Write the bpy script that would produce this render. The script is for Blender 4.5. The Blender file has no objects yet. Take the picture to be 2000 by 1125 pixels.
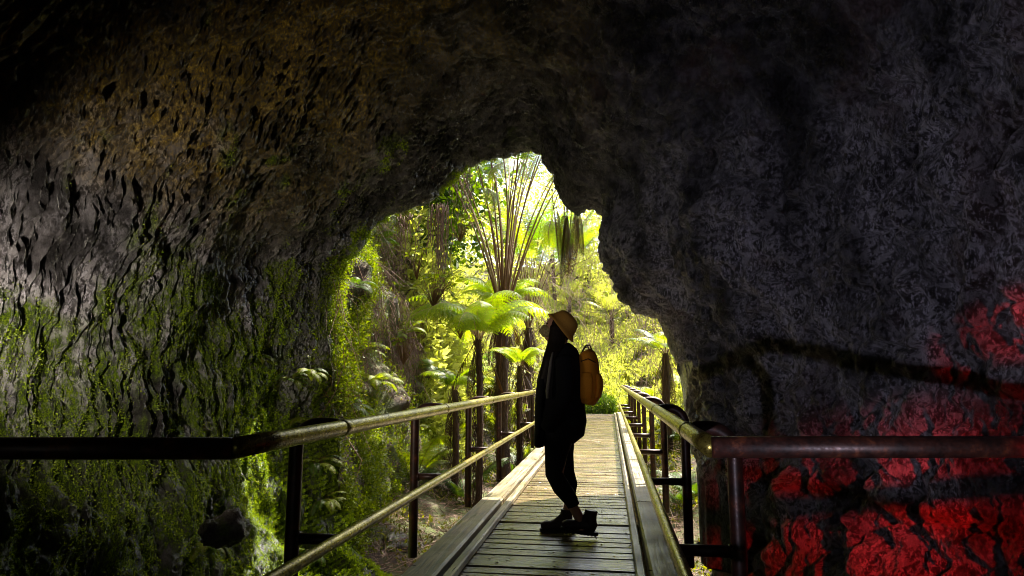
import bpy, math, random
import numpy as np
from mathutils import Vector, Matrix, Euler, Quaternion
random.seed(7)
RNG = np.random.default_rng(11)
R = math.radians
scene = bpy.context.scene
col = scene.collection

# ------------------------------------------------------------ camera, sky, sun, exposure
FPX = 1260.0
cam_d = bpy.data.cameras.new('camera')
cam_d.lens = 36.0 * FPX / 2000.0
cam_d.clip_start = 0.05
cam_d.clip_end = 3000
cam = bpy.data.objects.new('camera', cam_d)
cam.location = (0, 0, 1.13)
cam.rotation_euler = (R(90 + 7.95), 0, R(8.49))
col.objects.link(cam)
scene.camera = cam

SUN_EL, SUN_AZ = 54.0, 24.0      # azimuth measured from +Y towards +X
world = bpy.data.worlds.new('World')
scene.world = world
world.use_nodes = True
wn = world.node_tree
bg = wn.nodes['Background']
sky = wn.nodes.new('ShaderNodeTexSky')
sky.sky_type = 'NISHITA'
sky.sun_disc = False
sky.sun_elevation = R(SUN_EL)
sky.sun_rotation = R(SUN_AZ)
sky.air_density = 1.0
sky.dust_density = 3.0
wn.links.new(sky.outputs[0], bg.inputs[0])
bg.inputs[1].default_value = 0.15

sun_d = bpy.data.lights.new('sun', 'SUN')
sun_d.energy = 5.0
sun_d.angle = R(0.5)
sun_d.color = (1.0, 0.93, 0.80)
sun = bpy.data.objects.new('sun', sun_d)
sd = Vector((math.sin(R(SUN_AZ)) * math.cos(R(SUN_EL)), math.cos(R(SUN_AZ)) * math.cos(R(SUN_EL)), math.sin(R(SUN_EL))))
sun.rotation_euler = (-sd).to_track_quat('-Z', 'Y').to_euler()
sun.location = (5, 20, 20)
col.objects.link(sun)

scene.view_settings.view_transform = 'Standard'
scene.view_settings.look = 'None'
scene.view_settings.gamma = 1
scene.view_settings.exposure = 2.15
scene.cycles.max_bounces = 8
scene.cycles.diffuse_bounces = 5
scene.cycles.glossy_bounces = 3
scene.cycles.transparent_max_bounces = 4
scene.cycles.sample_clamp_indirect = 6
scene.cycles.adaptive_threshold = 0.004
scene.cycles.pixel_filter_type = 'BLACKMAN_HARRIS'
scene.cycles.filter_width = 0.9

# ------------------------------------------------------------ helpers
CM = cam.rotation_euler.to_matrix()
CL = Vector(cam.location)
def ray(px, py):
    return CM @ Vector(((px - 1000) / FPX, -(py - 562.5) / FPX, -1))
def at(px, py, Y):
    d = ray(px, py)
    return CL + d * ((Y - CL.y) / d.y)
def at_z(px, py, z):
    d = ray(px, py)
    return CL + d * ((z - CL.z) / d.z)

_perm = np.random.default_rng(5).permutation(256)
_perm = np.concatenate([_perm, _perm, _perm])
_grad = np.random.default_rng(6).normal(size=(256, 3))
_grad /= np.linalg.norm(_grad, axis=1)[:, None]
def pn(x, y, z):
    x, y, z = np.broadcast_arrays(np.asarray(x, float), np.asarray(y, float), np.asarray(z, float))
    xi = np.floor(x).astype(int); yi = np.floor(y).astype(int); zi = np.floor(z).astype(int)
    xf = x - xi; yf = y - yi; zf = z - zi
    u = xf * xf * (3 - 2 * xf); v = yf * yf * (3 - 2 * yf); w = zf * zf * (3 - 2 * zf)
    def g(i, j, k):
        h = _perm[_perm[_perm[(xi + i) & 255] + ((yi + j) & 255)] + ((zi + k) & 255)]
        gr = _grad[h]
        return gr[..., 0] * (xf - i) + gr[..., 1] * (yf - j) + gr[..., 2] * (zf - k)
    def lerp(a, b, t): return a + (b - a) * t
    return 1.6 * lerp(lerp(lerp(g(0,0,0), g(1,0,0), u), lerp(g(0,1,0), g(1,1,0), u), v),
                lerp(lerp(g(0,0,1), g(1,0,1), u), lerp(g(0,1,1), g(1,1,1), u), v), w)
def fbm(x, y, z, o=4, gain=.5):
    s = 0; a = 1; f = 1
    for i in range(o):
        s = s + a * pn(x * f + 17 * i, y * f + 5 * i, z * f + 3 * i)
        a *= gain; f *= 2.03
    return s
def sm(a, b, x):
    t = np.clip((x - a) / (b - a), 0, 1)
    return t * t * (3 - 2 * t)

def tag(o, label=None, cat=None, group=None, kind=None):
    if label: o['label'] = label
    if cat: o['category'] = cat
    if group: o['group'] = group
    if kind: o['kind'] = kind
    return o
def empty(name, loc, rz=0.0):
    o = bpy.data.objects.new(name, None)
    o.location = loc
    o.rotation_euler = (0, 0, rz)
    o.empty_display_size = .2
    col.objects.link(o)
    return o
def link(name, me, parent=None):
    o = bpy.data.objects.new(name, me)
    col.objects.link(o)
    if parent: o.parent = parent
    return o
def mesh_np(name, v, f, mats=(), smooth=True, midx=None, attrs=None):
    """v (n,3), f (m,k) arrays with equal k"""
    v = np.asarray(v, np.float32); f = np.asarray(f, np.int32)
    me = bpy.data.meshes.new(name)
    me.vertices.add(len(v)); me.vertices.foreach_set('co', v.ravel())
    k = f.shape[1]
    me.loops.add(f.size); me.loops.foreach_set('vertex_index', f.ravel())
    me.polygons.add(len(f)); me.polygons.foreach_set('loop_start', np.arange(0, f.size, k, dtype=np.int32))
    me.polygons.foreach_set('loop_total', np.full(len(f), k, np.int32))
    for m in mats: me.materials.append(m)
    if midx is not None: me.polygons.foreach_set('material_index', np.asarray(midx, np.int32))
    me.polygons.foreach_set('use_smooth', np.full(len(f), smooth, bool))
    if attrs:
        for n, a in attrs.items():
            at_ = me.attributes.new(n, 'FLOAT', 'POINT')
            at_.data.foreach_set('value', np.asarray(a, np.float32).ravel())
    me.update(calc_edges=True)
    return me
def grid_faces(n, m, wrap=False):
    """grid n rows by m cols, wrap along m"""
    i = np.arange(n - 1)[:, None]; j = np.arange(m if wrap else m - 1)[None, :]
    j2 = (j + 1) % m
    a = i * m + j; b = i * m + j2; c = (i + 1) * m + j2; d = (i + 1) * m + j
    return np.stack([a, b, c, d], -1).reshape(-1, 4)

class MB:
    """collects shapes for one mesh"""
    def __init__(s): s.v = []; s.f = []; s.m = []
    def add(s, vs, fs, mi=0):
        o = len(s.v)
        s.v += [tuple(p) for p in vs]
        for f in fs: s.f.append(tuple(i + o for i in f)); s.m.append(mi)
    def box(s, c, size, rot=None, mi=0, bev=0.0):
        hx, hy, hz = size[0] / 2, size[1] / 2, size[2] / 2
        M = rot if rot is not None else Matrix.Identity(3)
        c = Vector(c)
        if bev > 0:
            b = min(bev, hx * .9, hz * .9)
            prof = [(-hx + b, -hz), (hx - b, -hz), (hx, -hz + b), (hx, hz - b), (hx - b, hz), (-hx + b, hz), (-hx, hz - b), (-hx, -hz + b)]
            vs = [c + M @ Vector((x, y, z)) for y in (-hy, hy) for x, z in prof]
            fs = [tuple(range(8)), tuple(range(15, 7, -1))] + [((i + 1) % 8, i, i + 8, (i + 1) % 8 + 8) for i in range(8)]
            s.add(vs, fs, mi); return
        vs = [c + M @ Vector((x, y, z)) for x in (-hx, hx) for y in (-hy, hy) for z in (-hz, hz)]
        s.add(vs, [(0, 1, 3, 2), (4, 6, 7, 5), (0, 4, 5, 1), (2, 3, 7, 6), (0, 2, 6, 4), (1, 5, 7, 3)], mi)
    def tube(s, pts, rad, n=10, mi=0, cap=True, flat=None):
        pts = [Vector(p) for p in pts]
        if not hasattr(rad, '__len__'): rad = [rad] * len(pts)
        t0 = (pts[1] - pts[0]).normalized()
        ref = Vector((0, 0, 1)) if abs(t0.z) < .9 else Vector((0, 1, 0))
        u = t0.cross(ref).normalized()
        vs = []
        for i, p in enumerate(pts):
            a = pts[max(i - 1, 0)]; b = pts[min(i + 1, len(pts) - 1)]
            t = (b - a).normalized()
            u = (u - t * u.dot(t)).normalized()
            w = t.cross(u)
            r = rad[i]
            # mitre widening at bends is ignored (small)
            for k in range(n):
                an = 2 * math.pi * k / n
                vs.append(p + u * (math.cos(an) * r) + w * (math.sin(an) * r))
        fs = []
        for i in range(len(pts) - 1):
            for k in range(n):
                k2 = (k + 1) % n
                fs.append((i * n + k, i * n + k2, (i + 1) * n + k2, (i + 1) * n + k))
        if cap:
            fs.append(tuple(range(n - 1, -1, -1))); L = (len(pts) - 1) * n
            fs.append(tuple(L + k for k in range(n)))
        s.add(vs, fs, mi)
    def mesh(s, name, mats, smooth=True):
        me = bpy.data.meshes.new(name)
        me.from_pydata(s.v, [], s.f)
        for m in mats: me.materials.append(m)
        me.polygons.foreach_set('material_index', s.m)
        me.polygons.foreach_set('use_smooth', [smooth] * len(s.f))
        me.update()
        return me
    def build(s, name, mats, parent=None, smooth=True):
        if not isinstance(mats, (list, tuple)): mats = [mats]
        return link(name, s.mesh(name, mats, smooth), parent)

# ------------------------------------------------------------ material helpers
class NT:
    def __init__(s, name):
        s.m = bpy.data.materials.new(name); s.m.use_nodes = True
        s.t = s.m.node_tree; s.b = s.t.nodes['Principled BSDF']
        s.out = s.t.nodes['Material Output']
    def n(s, typ, **kw):
        nd = s.t.nodes.new('ShaderNode' + typ)
        for k, v in kw.items():
            if k in nd.inputs.keys(): nd.inputs[k].default_value = v
            else: setattr(nd, k, v)
        return nd
    def l(s, a, b): s.t.links.new(a, b)
    def pos(s): return s.n('NewGeometry').outputs['Position']
    def objc(s): return s.n('TexCoord').outputs['Object']
    def mapping(s, v, sc=(1, 1, 1), rot=(0, 0, 0)):
        m = s.n('Mapping'); m.inputs['Scale'].default_value = sc; m.inputs['Rotation'].default_value = rot
        s.l(v, m.inputs[0]); return m.outputs[0]
    def noise(s, v, scale=5, detail=4, rough=.55, dist=0):
        n = s.n('TexNoise'); n.inputs['Scale'].default_value = scale; n.inputs['Detail'].default_value = detail
        n.inputs['Roughness'].default_value = rough; n.inputs['Distortion'].default_value = dist
        s.l(v, n.inputs['Vector']); return n.outputs['Fac']
    def ramp(s, f, stops):
        r = s.n('ValToRGB'); e = r.color_ramp.elements
        while len(e) > 1: e.remove(e[-1])
        for i, (p, c) in enumerate(stops):
            el = e[0] if i == 0 else e.new(p)
            el.position = p; el.color = (*c, 1) if hasattr(c, '__len__') else (c, c, c, 1)
        s.l(f, r.inputs[0]); return r.outputs[0]
    def mix(s, f, a, b):
        m = s.n('Mix'); m.data_type = 'RGBA'
        for sock, v in ((m.inputs[0], f), (m.inputs[6], a), (m.inputs[7], b)):
            if hasattr(v, 'links') : s.l(v, sock)
            elif hasattr(v, '__len__'): sock.default_value = (*v, 1)
            else: sock.default_value = v
        return m.outputs[2]
    def math(s, op, a, b=0.0):
        m = s.n('Math'); m.operation = op
        for sock, v in ((m.inputs[0], a), (m.inputs[1], b)):
            if hasattr(v, 'links'): s.l(v, sock)
            else: sock.default_value = v
        return m.outputs[0]
    def attr(s, name):
        a = s.n('Attribute'); a.attribute_name = name; return a.outputs['Fac']
    def bump(s, h, strength=.5, dist=.01):
        b = s.n('Bump'); b.inputs['Strength'].default_value = strength; b.inputs['Distance'].default_value = dist
        s.l(h, b.inputs['Height']); s.l(b.outputs[0], s.b.inputs['Normal']); return b
    def color(s, c):
        if hasattr(c, 'links'): s.l(c, s.b.inputs['Base Color'])
        else: s.b.inputs['Base Color'].default_value = (*c, 1)
    def rough(s, r):
        if hasattr(r, 'links'): s.l(r, s.b.inputs['Roughness'])
        else: s.b.inputs['Roughness'].default_value = r
    def spec(s, v): s.b.inputs['Specular IOR Level'].default_value = v

def leaf_mat(name, c1, c2, trans=.45, rough=.45, tc=None, dead=None, spec=.3, boost=2.2):
    """thin leaf: colour varies per leaf, light passes through"""
    m = NT(name)
    g = m.n('NewGeometry')
    f = m.math('ADD', m.math('MULTIPLY', g.outputs['Random Per Island'], .6), m.math('MULTIPLY', m.noise(m.pos(), 2.2, 2), .55))
    stops = [(0.15, c1), (0.85, c2)]
    if dead: stops = [(0.12, dead), (0.2, c1), (0.85, c2)]
    c = m.ramp(f, stops)
    m.color(c); m.rough(rough); m.spec(spec)
    tr = m.n('BsdfTranslucent')
    hs = m.mix(1.0, c, tc or (1.0, 1.0, .25)); hs.node.blend_type = 'MULTIPLY'
    br = m.n('HueSaturation'); br.inputs['Value'].default_value = boost; br.inputs['Saturation'].default_value = 1.1
    m.l(hs, br.inputs['Color']); m.l(br.outputs[0], tr.inputs['Color'])
    mx = m.n('MixShader'); mx.inputs[0].default_value = trans
    m.l(m.b.outputs[0], mx.inputs[1]); m.l(tr.outputs[0], mx.inputs[2]); m.l(mx.outputs[0], m.out.inputs[0])
    return m.m

MAT = {}
# --- cave rock
def cave_material():
    m = NT('cave_rock')
    p = m.pos()
    moss, ochre, pale, rust = m.attr('moss'), m.attr('ochre'), m.attr('pale'), m.attr('rust')
    n1 = m.noise(p, 9, 6, .62)
    n2 = m.noise(m.mapping(p, (1, 1, .5)), 48, 6, .82)
    n3 = m.noise(p, 170, 3, .7)
    rock = m.ramp(n1, [(.32, (.010, .009, .009)), (.5, (.040, .036, .038)), (.68, (.13, .12, .13))])
    rock = m.mix(m.math('MULTIPLY', m.ramp(n2, [(.50, 0), (.56, 1)]), pale), rock, (.66, .63, .72))
    st = m.noise(m.mapping(p, (6, 46, 11)), 1.0, 4, .7)
    rock = m.mix(m.math('MULTIPLY', m.ramp(st, [(.50, 0), (.57, 1)]), m.math('MULTIPLY', pale, .9)), rock, (.42, .40, .43))
    och = m.ramp(n2, [(.42, (.012, .008, .004)), (.52, (.20, .13, .02)), (.66, (.62, .44, .09))])
    rock = m.mix(m.math('MULTIPLY', ochre, m.ramp(n1, [(.3, .25), (.6, 1)])), rock, och)
    rc = m.ramp(n2, [(.35, (.03, .012, .010)), (.7, (.16, .05, .035))])
    rock = m.mix(rust, rock, rc)
    cov = m.noise(m.mapping(p, (1.5, 1.5, .55)), 1.6, 5, .62, .4)
    cv = m.mix(1.0, rock, m.ramp(cov, [(.36, .22), (.50, 1.0), (.66, 1.7)])); cv.node.blend_type = 'MULTIPLY'
    rock = cv
    ms = m.ramp(m.math('ADD', m.math('MULTIPLY', n3, .5), m.math('MULTIPLY', n2, .5)), [(.42, (.008, .018, .002)), (.5, (.065, .115, .006)), (.58, (.26, .36, .016))])
    mp = m.noise(m.mapping(p, (7, 9, 4)), 1.0, 5, .7)
    mf = m.math('MULTIPLY', m.math('MULTIPLY', moss, m.ramp(n2, [(.38, .1), (.50, 1)])), m.ramp(mp, [(.40, .08), (.52, 1)]))
    c = m.mix(mf, rock, ms)
    m.color(c)
    m.rough(m.mix(mf, m.ramp(n2, [(.35, .38), (.65, .16)]), (.6, .6, .6)))
    m.l(m.math('SUBTRACT', 1.0, m.math('MULTIPLY', mf, .9)), m.b.inputs['Specular IOR Level'])
    h = m.math('ADD', m.math('MULTIPLY', n2, 1.0), m.math('MULTIPLY', n3, .55))
    m.bump(h, 1.0, .06)
    return m.m
MAT['cave'] = cave_material()

def soil_material():
    m = NT('mossy_soil')
    p = m.pos()
    n1 = m.noise(p, 2.2, 6, .65); n2 = m.noise(p, 22, 5, .7); n3 = m.noise(p, 90, 3, .7)
    soil = m.ramp(n2, [(.3, (.014, .008, .005)), (.5, (.055, .030, .018)), (.7, (.17, .105, .065))])
    ms = m.ramp(n3, [(.3, (.015, .022, .003)), (.5, (.06, .08, .008)), (.75, (.18, .19, .02))])
    c = m.mix(m.ramp(n1, [(.42, 0), (.56, 1)]), soil, ms)
    m.color(c); m.rough(.85)
    m.bump(m.math('ADD', n2, m.math('MULTIPLY', n3, .5)), .8, .05)
    return m.m
MAT['soil'] = soil_material()

def wood_material(name, dark, light, wetrough=(.16, .5), grain=(3, 40, 40), moss=.0, axis='x'):
    m = NT(name)
    p = m.objc()
    sc = (1.2, 34, 34) if axis == 'x' else (20, .9, 20)
    g = m.noise(m.mapping(p, sc), 1.6, 6, .65, .6)
    big = m.noise(p, 2.3, 4, .6)
    rnd = m.n('NewGeometry').outputs['Random Per Island']
    c = m.ramp(g, [(.36, dark), (.5, tuple((a + b) / 2 for a, b in zip(dark, light))), (.64, light)])
    v = m.math('ADD', m.math('MULTIPLY', rnd, .9), .5)
    c2 = m.mix(1.0, c, v); c2.node.blend_type = 'MULTIPLY'
    stain = m.noise(m.mapping(p, (1, 1, 1)), 6, 5, .7)
    c2 = m.mix(m.math('MULTIPLY', m.ramp(stain, [(.5, 0), (.62, 1)]), .55), c2, (.10, .105, .022))
    spk = m.noise(p, 30, 4, .8)
    c2 = m.mix(m.ramp(spk, [(.60, 0), (.66, 1)]), c2, (.018, .013, .009))
    m.color(c2)
    m.rough(m.ramp(m.math('ADD', m.math('MULTIPLY', big, .6), m.math('MULTIPLY', g, .4)), [(.38, wetrough[0]), (.62, wetrough[1])]))
    m.spec(.9 if axis == 'x' else .5)
    m.bump(m.math('ADD', g, m.math('MULTIPLY', spk, .5)), .8, .006)
    return m.m
MAT['plank'] = wood_material('wet_deck_planks', (.024, .016, .008), (.26, .185, .09), (.04, .24))
MAT['kerb'] = wood_material('weathered_kerb_timber', (.035, .024, .012), (.34, .26, .14), (.25, .6), axis='y')

def metal_mat():
    m = NT('wet_painted_steel')
    p = m.objc()
    n = m.noise(p, 14, 5, .7); n2 = m.noise(p, 80, 3, .7)
    c = m.ramp(n, [(.40, (.020, .009, .007)), (.58, (.055, .018, .012)), (.70, (.15, .045, .02))])
    m.color(c)
    m.rough(m.ramp(n2, [(.35, .32), (.7, .6)])); m.spec(.5)
    m.b.inputs['Metallic'].default_value = .25
    m.bump(n2, .25, .002)
    return m.m
MAT['steel'] = metal_mat()
def rail_mat():
    m = NT('worn_brass_coloured_handrail')
    p = m.objc()
    n = m.noise(m.mapping(p, (6, 1.2, 6)), 5, 5, .65); n2 = m.noise(p, 60, 4, .7)
    c = m.ramp(n, [(.35, (.10, .07, .014)), (.5, (.24, .19, .035)), (.66, (.38, .32, .07))])
    c = m.mix(m.ramp(n2, [(.56, 0), (.66, .8)]), c, (.05, .03, .015))
    m.color(c); m.b.inputs['Metallic'].default_value = .75
    m.rough(m.ramp(n2, [(.3, .20), (.7, .42)]))
    m.bump(n2, .25, .0015)
    return m.m
MAT['rail'] = rail_mat()

def cloth(name, c1, c2, rough=.85, sc=90, bump=.3):
    m = NT(name); p = m.objc()
    n = m.noise(p, sc, 3, .6)
    m.color(m.ramp(n, [(.3, c1), (.7, c2)])); m.rough(rough); m.spec(.2)
    m.bump(m.math('ADD', m.math('MULTIPLY', n, .3), m.noise(p, 14, 3, .5)), bump, .006)
    return m.m
MAT['coat'] = cloth('black_coat_cloth', (.006, .006, .007), (.014, .014, .017))
MAT['legging'] = cloth('black_legging_cloth', (.006, .006, .007), (.012, .012, .015), .7)
MAT['hair'] = cloth('dark_brown_hair', (.006, .004, .003), (.02, .012, .008), .45, 60)
MAT['hat'] = cloth('mustard_hat_cloth', (.40, .20, .035), (.52, .28, .055), .9, 160)
MAT['pack'] = cloth('ochre_backpack_cloth', (.62, .22, .012), (.78, .31, .022), .75, 160)
MAT['strap'] = cloth('grey_strap_webbing', (.16, .15, .13), (.24, .22, .19), .8, 200)
MAT['packdark'] = cloth('dark_leather_trim', (.03, .018, .010), (.06, .035, .02), .5)
MAT['boot'] = cloth('dark_boot_leather', (.018, .010, .010), (.05, .024, .022), .42, 60)
MAT['sole'] = cloth('black_rubber_sole', (.010, .009, .009), (.022, .018, .018), .6)
MAT['skin'] = cloth('skin', (.36, .19, .12), (.44, .24, .16), .5, 30, .05)
MAT['mask'] = cloth('patterned_face_mask', (.10, .08, .035), (.40, .33, .16), .8, 40, .1)
MAT['denim'] = cloth('blue_lining', (.01, .014, .04), (.02, .03, .08), .8, 120)

MAT['leaf_bright'] = leaf_mat('bright_fern_leaf', (.035, .075, .006), (.10, .17, .014), .45)
MAT['leaf_mid'] = leaf_mat('green_fern_leaf', (.020, .045, .006), (.065, .11, .012), .4)
MAT['leaf_yellow'] = leaf_mat('yellow_green_leaf', (.07, .105, .006), (.17, .20, .014), .5)
MAT['leaf_lime'] = leaf_mat('lime_fern_leaf', (.10, .17, .010), (.22, .28, .022), .5)
MAT['leaf_dead'] = leaf_mat('dry_brown_fern_leaf', (.018, .009, .005), (.06, .026, .011), .08, tc=(1, .8, .5))
MAT['leaf_ground'] = leaf_mat('ground_cover_leaf', (.030, .036, .006), (.14, .145, .018), .4, dead=(.09, .045, .018))
MAT['leaf_creeper'] = leaf_mat('creeper_leaf', (.030, .048, .005), (.16, .20, .014), .4, dead=(.08, .045, .015))
MAT['leaf_far'] = leaf_mat('far_leaf_painted_sunlit', (.15, .18, .025), (.38, .39, .14), .5, boost=2.4, tc=(1, .98, .6))  # far leaves paler and boosted: sunlight put into their colour
MAT['moss_leaf'] = leaf_mat('wall_moss_leaf', (.08, .13, .008), (.24, .31, .022), .3, dead=(.13, .10, .028))
def bark(name, a, b, sc=(20, 20, 4)):
    m = NT(name); p = m.objc()
    n = m.noise(m.mapping(p, sc), 1.5, 6, .7, .5)
    m.color(m.ramp(n, [(.3, a), (.7, b)])); m.rough(.8); m.bump(n, .9, .03); return m.m
MAT['stipe'] = bark('brown_fern_stem', (.07, .030, .012), (.26, .13, .05), (60, 60, 60))
MAT['stipe_pale'] = bark('tan_fern_stem', (.26, .17, .08), (.50, .36, .20), (60, 60, 60))
MAT['trunk'] = bark('fibrous_fern_trunk', (.020, .010, .006), (.12, .06, .03))
MAT['root'] = bark('dry_hanging_root', (.07, .030, .018), (.34, .20, .14), (60, 60, 10))
MAT['twig'] = bark('dead_twig', (.16, .08, .05), (.45, .30, .22), (30, 30, 30))
def boulder_mat():
    m = NT('wet_boulder'); p = m.pos()
    n = m.noise(p, 12, 6, .65); n2 = m.noise(p, 60, 4, .7)
    c = m.ramp(n, [(.35, (.03, .02, .017)), (.6, (.10, .08, .075)), (.75, (.24, .22, .23))])
    c = m.mix(m.ramp(m.noise(p, 6, 5, .7), [(.5, 0), (.6, 1)]), c, (.09, .12, .015))
    m.color(c); m.rough(m.ramp(n2, [(.4, .2), (.65, .6)])); m.bump(n2, .8, .02); return m.m
MAT['boulder'] = boulder_mat()

# ------------------------------------------------------------ the cave (lava tube)
# mouth outline, clockwise from the lower left: photograph x, y and the distance it stands at
mouth_px = [(640,800,7.0),(644,700,6.9),(640,600,6.9),(646,540,6.9),(672,512,7.0),(700,485,7.0),(718,462,7.1),(735,440,7.1),(760,424,7.2),(800,409,7.2),
 (846,391,7.3),(868,372,7.4),(882,358,7.4),(893,338,7.4),(912,324,7.5),(940,313,7.6),(985,311,7.6),(1012,301,7.7),(1034,297,7.7),(1055,304,7.7),
 (1064,322,7.7),(1076,334,7.7),(1091,340,7.7),(1086,356,7.7),(1094,378,7.7),(1104,398,7.7),(1112,412,7.7),(1130,417,7.7),(1146,407,7.7),(1164,411,7.7),
 (1180,424,7.7),(1186,442,7.7),(1177,456,7.7),(1183,468,7.7),(1178,486,7.7),(1181,508,7.7),(1192,532,7.7),(1206,560,7.7),(1220,584,7.6),(1236,604,7.6),(1262,614,7.5),
 (1288,620,7.5),(1297,642,7.5),(1310,662,7.5),(1320,700,7.5),(1330,740,7.5),(1340,780,7.4),(1350,830,7.3),(1362,900,7.1)]
mouth = [at(*p) for p in mouth_px]
mouth += [Vector(p) for p in ((1.02,6.9,-.45),(.95,6.9,-.95),(.5,6.9,-1.2),(-.4,6.9,-1.25),(-1.3,6.9,-1.25),(-2.1,6.9,-1.1),(-2.7,6.9,-.75))]
NPHI = 1370
def resample(poly, centre, n):
    """outline -> radius and position per equal angle step, by ray casting in the XZ plane"""
    P = np.array([(p[0], p[1], p[2]) for p in poly])
    ang = np.unwrap(np.arctan2(P[:, 2] - centre[1], P[:, 0] - centre[0]))
    if ang[-1] < ang[0]: pass
    # arclength resample keeps overhangs
    Q = np.vstack([P, P[:1]])
    d = np.r_[0, np.cumsum(np.linalg.norm(np.diff(Q, axis=0), axis=1))]
    return Q, d
def outline(poly, n, start_frac=0.0):
    Q = np.array([tuple(p) for p in poly]); Q = np.vstack([Q, Q[:1]])
    d = np.r_[0, np.cumsum(np.linalg.norm(np.diff(Q, axis=0), axis=1))]
    s = np.linspace(0, d[-1], n, endpoint=False)
    return np.stack([np.interp(s, d, Q[:, k]) for k in range(3)], 1)
def smooth_ring(P, k):
    n = len(P); ker = np.hanning(2 * k + 1); ker /= ker.sum()
    out = np.empty_like(P)
    for c in range(3):
        out[:, c] = np.convolve(np.r_[P[-k:, c], P[:, c], P[:k, c]], ker, 'valid')
    return out
# each inner cross-section is drawn with the same four anchor stretches (left wall, roof, right wall, floor)
def section(Y, pts):
    return [Vector((x, Y, z)) for x, z in pts]
def ring_from(poly, anchors, fr):
    """resample poly between anchor vertices, spending fr of the samples on each stretch"""
    out = []
    for i, a in enumerate(anchors):
        b = anchors[(i + 1) % len(anchors)]
        idx = list(range(a, b + 1)) if b > a else list(range(a, len(poly))) + list(range(0, b + 1))
        Q = np.array([tuple(poly[j]) for j in idx])
        d = np.r_[0, np.cumsum(np.linalg.norm(np.diff(Q, axis=0), axis=1))]
        s = np.linspace(0, d[-1], fr[i], endpoint=False)
        out.append(np.stack([np.interp(s, d, Q[:, k]) for k in range(3)], 1))
    return np.vstack(out)
fr = [650, 300, 300, 120]
# anchors: lower left, upper left, upper right, lower right
m_anc = [0, 9, 34, 48]
near_pts = [(-3.0,-.35),(-3.18,.2),(-3.3,.8),(-3.32,1.5),(-3.2,2.3),(-2.9,3.1),(-2.45,3.75),(-1.8,4.3),(-1.0,4.65),(-.2,4.7),(.6,4.5),(1.3,4.1),(1.9,3.5),(2.25,2.8),(2.4,2.0),(2.42,1.2),(2.35,.5),(2.2,-.1),(1.9,-.6),(1.2,-1.05),(.2,-1.25),(-.9,-1.25),(-1.9,-1.1),(-2.6,-.8)]
n_anc = [0, 6, 12, 17]
def scaled(Y, dx, sxl, sxr, sz):
    return section(Y, [(dx + (x * sxl if x < 0 else x * sxr), (z * sz if z > 0 else z)) for x, z in near_pts])
stations = []   # (Y, ring)
for Y, dx, sl, sr, sz in ((-9, 0, .25, .25, .5), (-8.4, 0, .8, .8, .85), (-6, 0, 1.0, 1.0, 1.0), (-2, 0, 1.03, 1.03, 1.0), (1.0, 0, 1.0, 1.0, 1.0), (3.0, 0, 1.0, .96, .98), (4.6, -.03, .98, .76, .93)):
    rg = ring_from(scaled(Y, dx, sl, sr, sz), n_anc, fr)
    stations.append((Y, smooth_ring(rg, 40)))
MR = ring_from(mouth, m_anc, fr)
MRs = smooth_ring(MR, 28)
# just inside the mouth: a smoothed, slightly wider ring
c_m = np.array([-.9, 0, 1.5])
def widen(P, k, dy):
    Q = P.copy(); Q[:, 0] = c_m[0] + (P[:, 0] - c_m[0]) * k; Q[:, 2] = c_m[2] + (P[:, 2] - c_m[2]) * k; Q[:, 1] += dy
    return Q
stations.append((6.1, widen(MRs, 1.10, -.95)))
stations.append((6.75, widen(smooth_ring(MR, 8), 1.035, -.30)))
stations.append((7.1, MR))
stations.append((7.3, widen(MR, 1.05, .18)))
stations.append((7.6, widen(MRs, 1.22, .32)))
stations.append((8.2, widen(smooth_ring(MR, 60), 1.7, .40)))
stations.append((9.2, widen(smooth_ring(MR, 60), 3.2, .1)))
stations.append((10.5, widen(smooth_ring(MR, 60), 6.0, -1.0)))
tk = np.array([s[0] for s in stations], float)
SR = np.stack([s[1] for s in stations])           # (k, NPHI, 3)
tt = np.concatenate([np.linspace(-9, 1.8, 70, endpoint=False), np.linspace(1.8, 6.75, 560, endpoint=False), np.linspace(6.75, 7.6, 90, endpoint=False), np.linspace(7.6, 10.5, 40)])
def interp_stations(t):
    # Catmull-Rom with non-uniform knots, clamped tangents
    k = np.clip(np.searchsorted(tk, t, 'right') - 1, 0, len(tk) - 2)
    T = np.empty_like(SR)
    for i in range(len(tk)):
        a, b = max(i - 1, 0), min(i + 1, len(tk) - 1)
        T[i] = (SR[b] - SR[a]) / (tk[b] - tk[a])
    h = (tk[k + 1] - tk[k])[:, None, None]; u = ((t - tk[k])[:, None, None]) / h
    h00 = 2*u**3 - 3*u**2 + 1; h10 = u**3 - 2*u**2 + u; h01 = -2*u**3 + 3*u**2; h11 = u**3 - u**2
    return h00 * SR[k] + h10 * h * T[k] + h01 * SR[k + 1] + h11 * h * T[k + 1]
V = interp_stations(tt)                            # (nt, NPHI, 3)
nt = len(tt)
# normals (towards the inside)
du = np.gradient(V, axis=0); dv = np.roll(V, -1, 1) - np.roll(V, 1, 1)
N = np.cross(du, dv); N /= (np.linalg.norm(N, axis=2, keepdims=True) + 1e-9)
toc = np.stack([-.6 - V[..., 0], 0 * V[..., 0], 1.5 - V[..., 2]], -1)
inner = (tt < 6.9)
sgn = np.sign(np.sum(N * toc, axis=2).mean(axis=1)); sgn[sgn == 0] = 1
s0 = sgn[60]
N *= s0
X, Yv, Z = V[..., 0], V[..., 1], V[..., 2]
PH = np.broadcast_to(np.cumsum(np.linalg.norm(np.diff(SR[4], axis=0, prepend=SR[4][-1:]), axis=1))[None, :], X.shape)  # length round the tube
side_r = sm(-.6, .6, X + .2 + 0 * Z)              # 0 left, 1 right
inm = sm(7.15, 6.6, tt)[:, None]                    # inside factor
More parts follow.
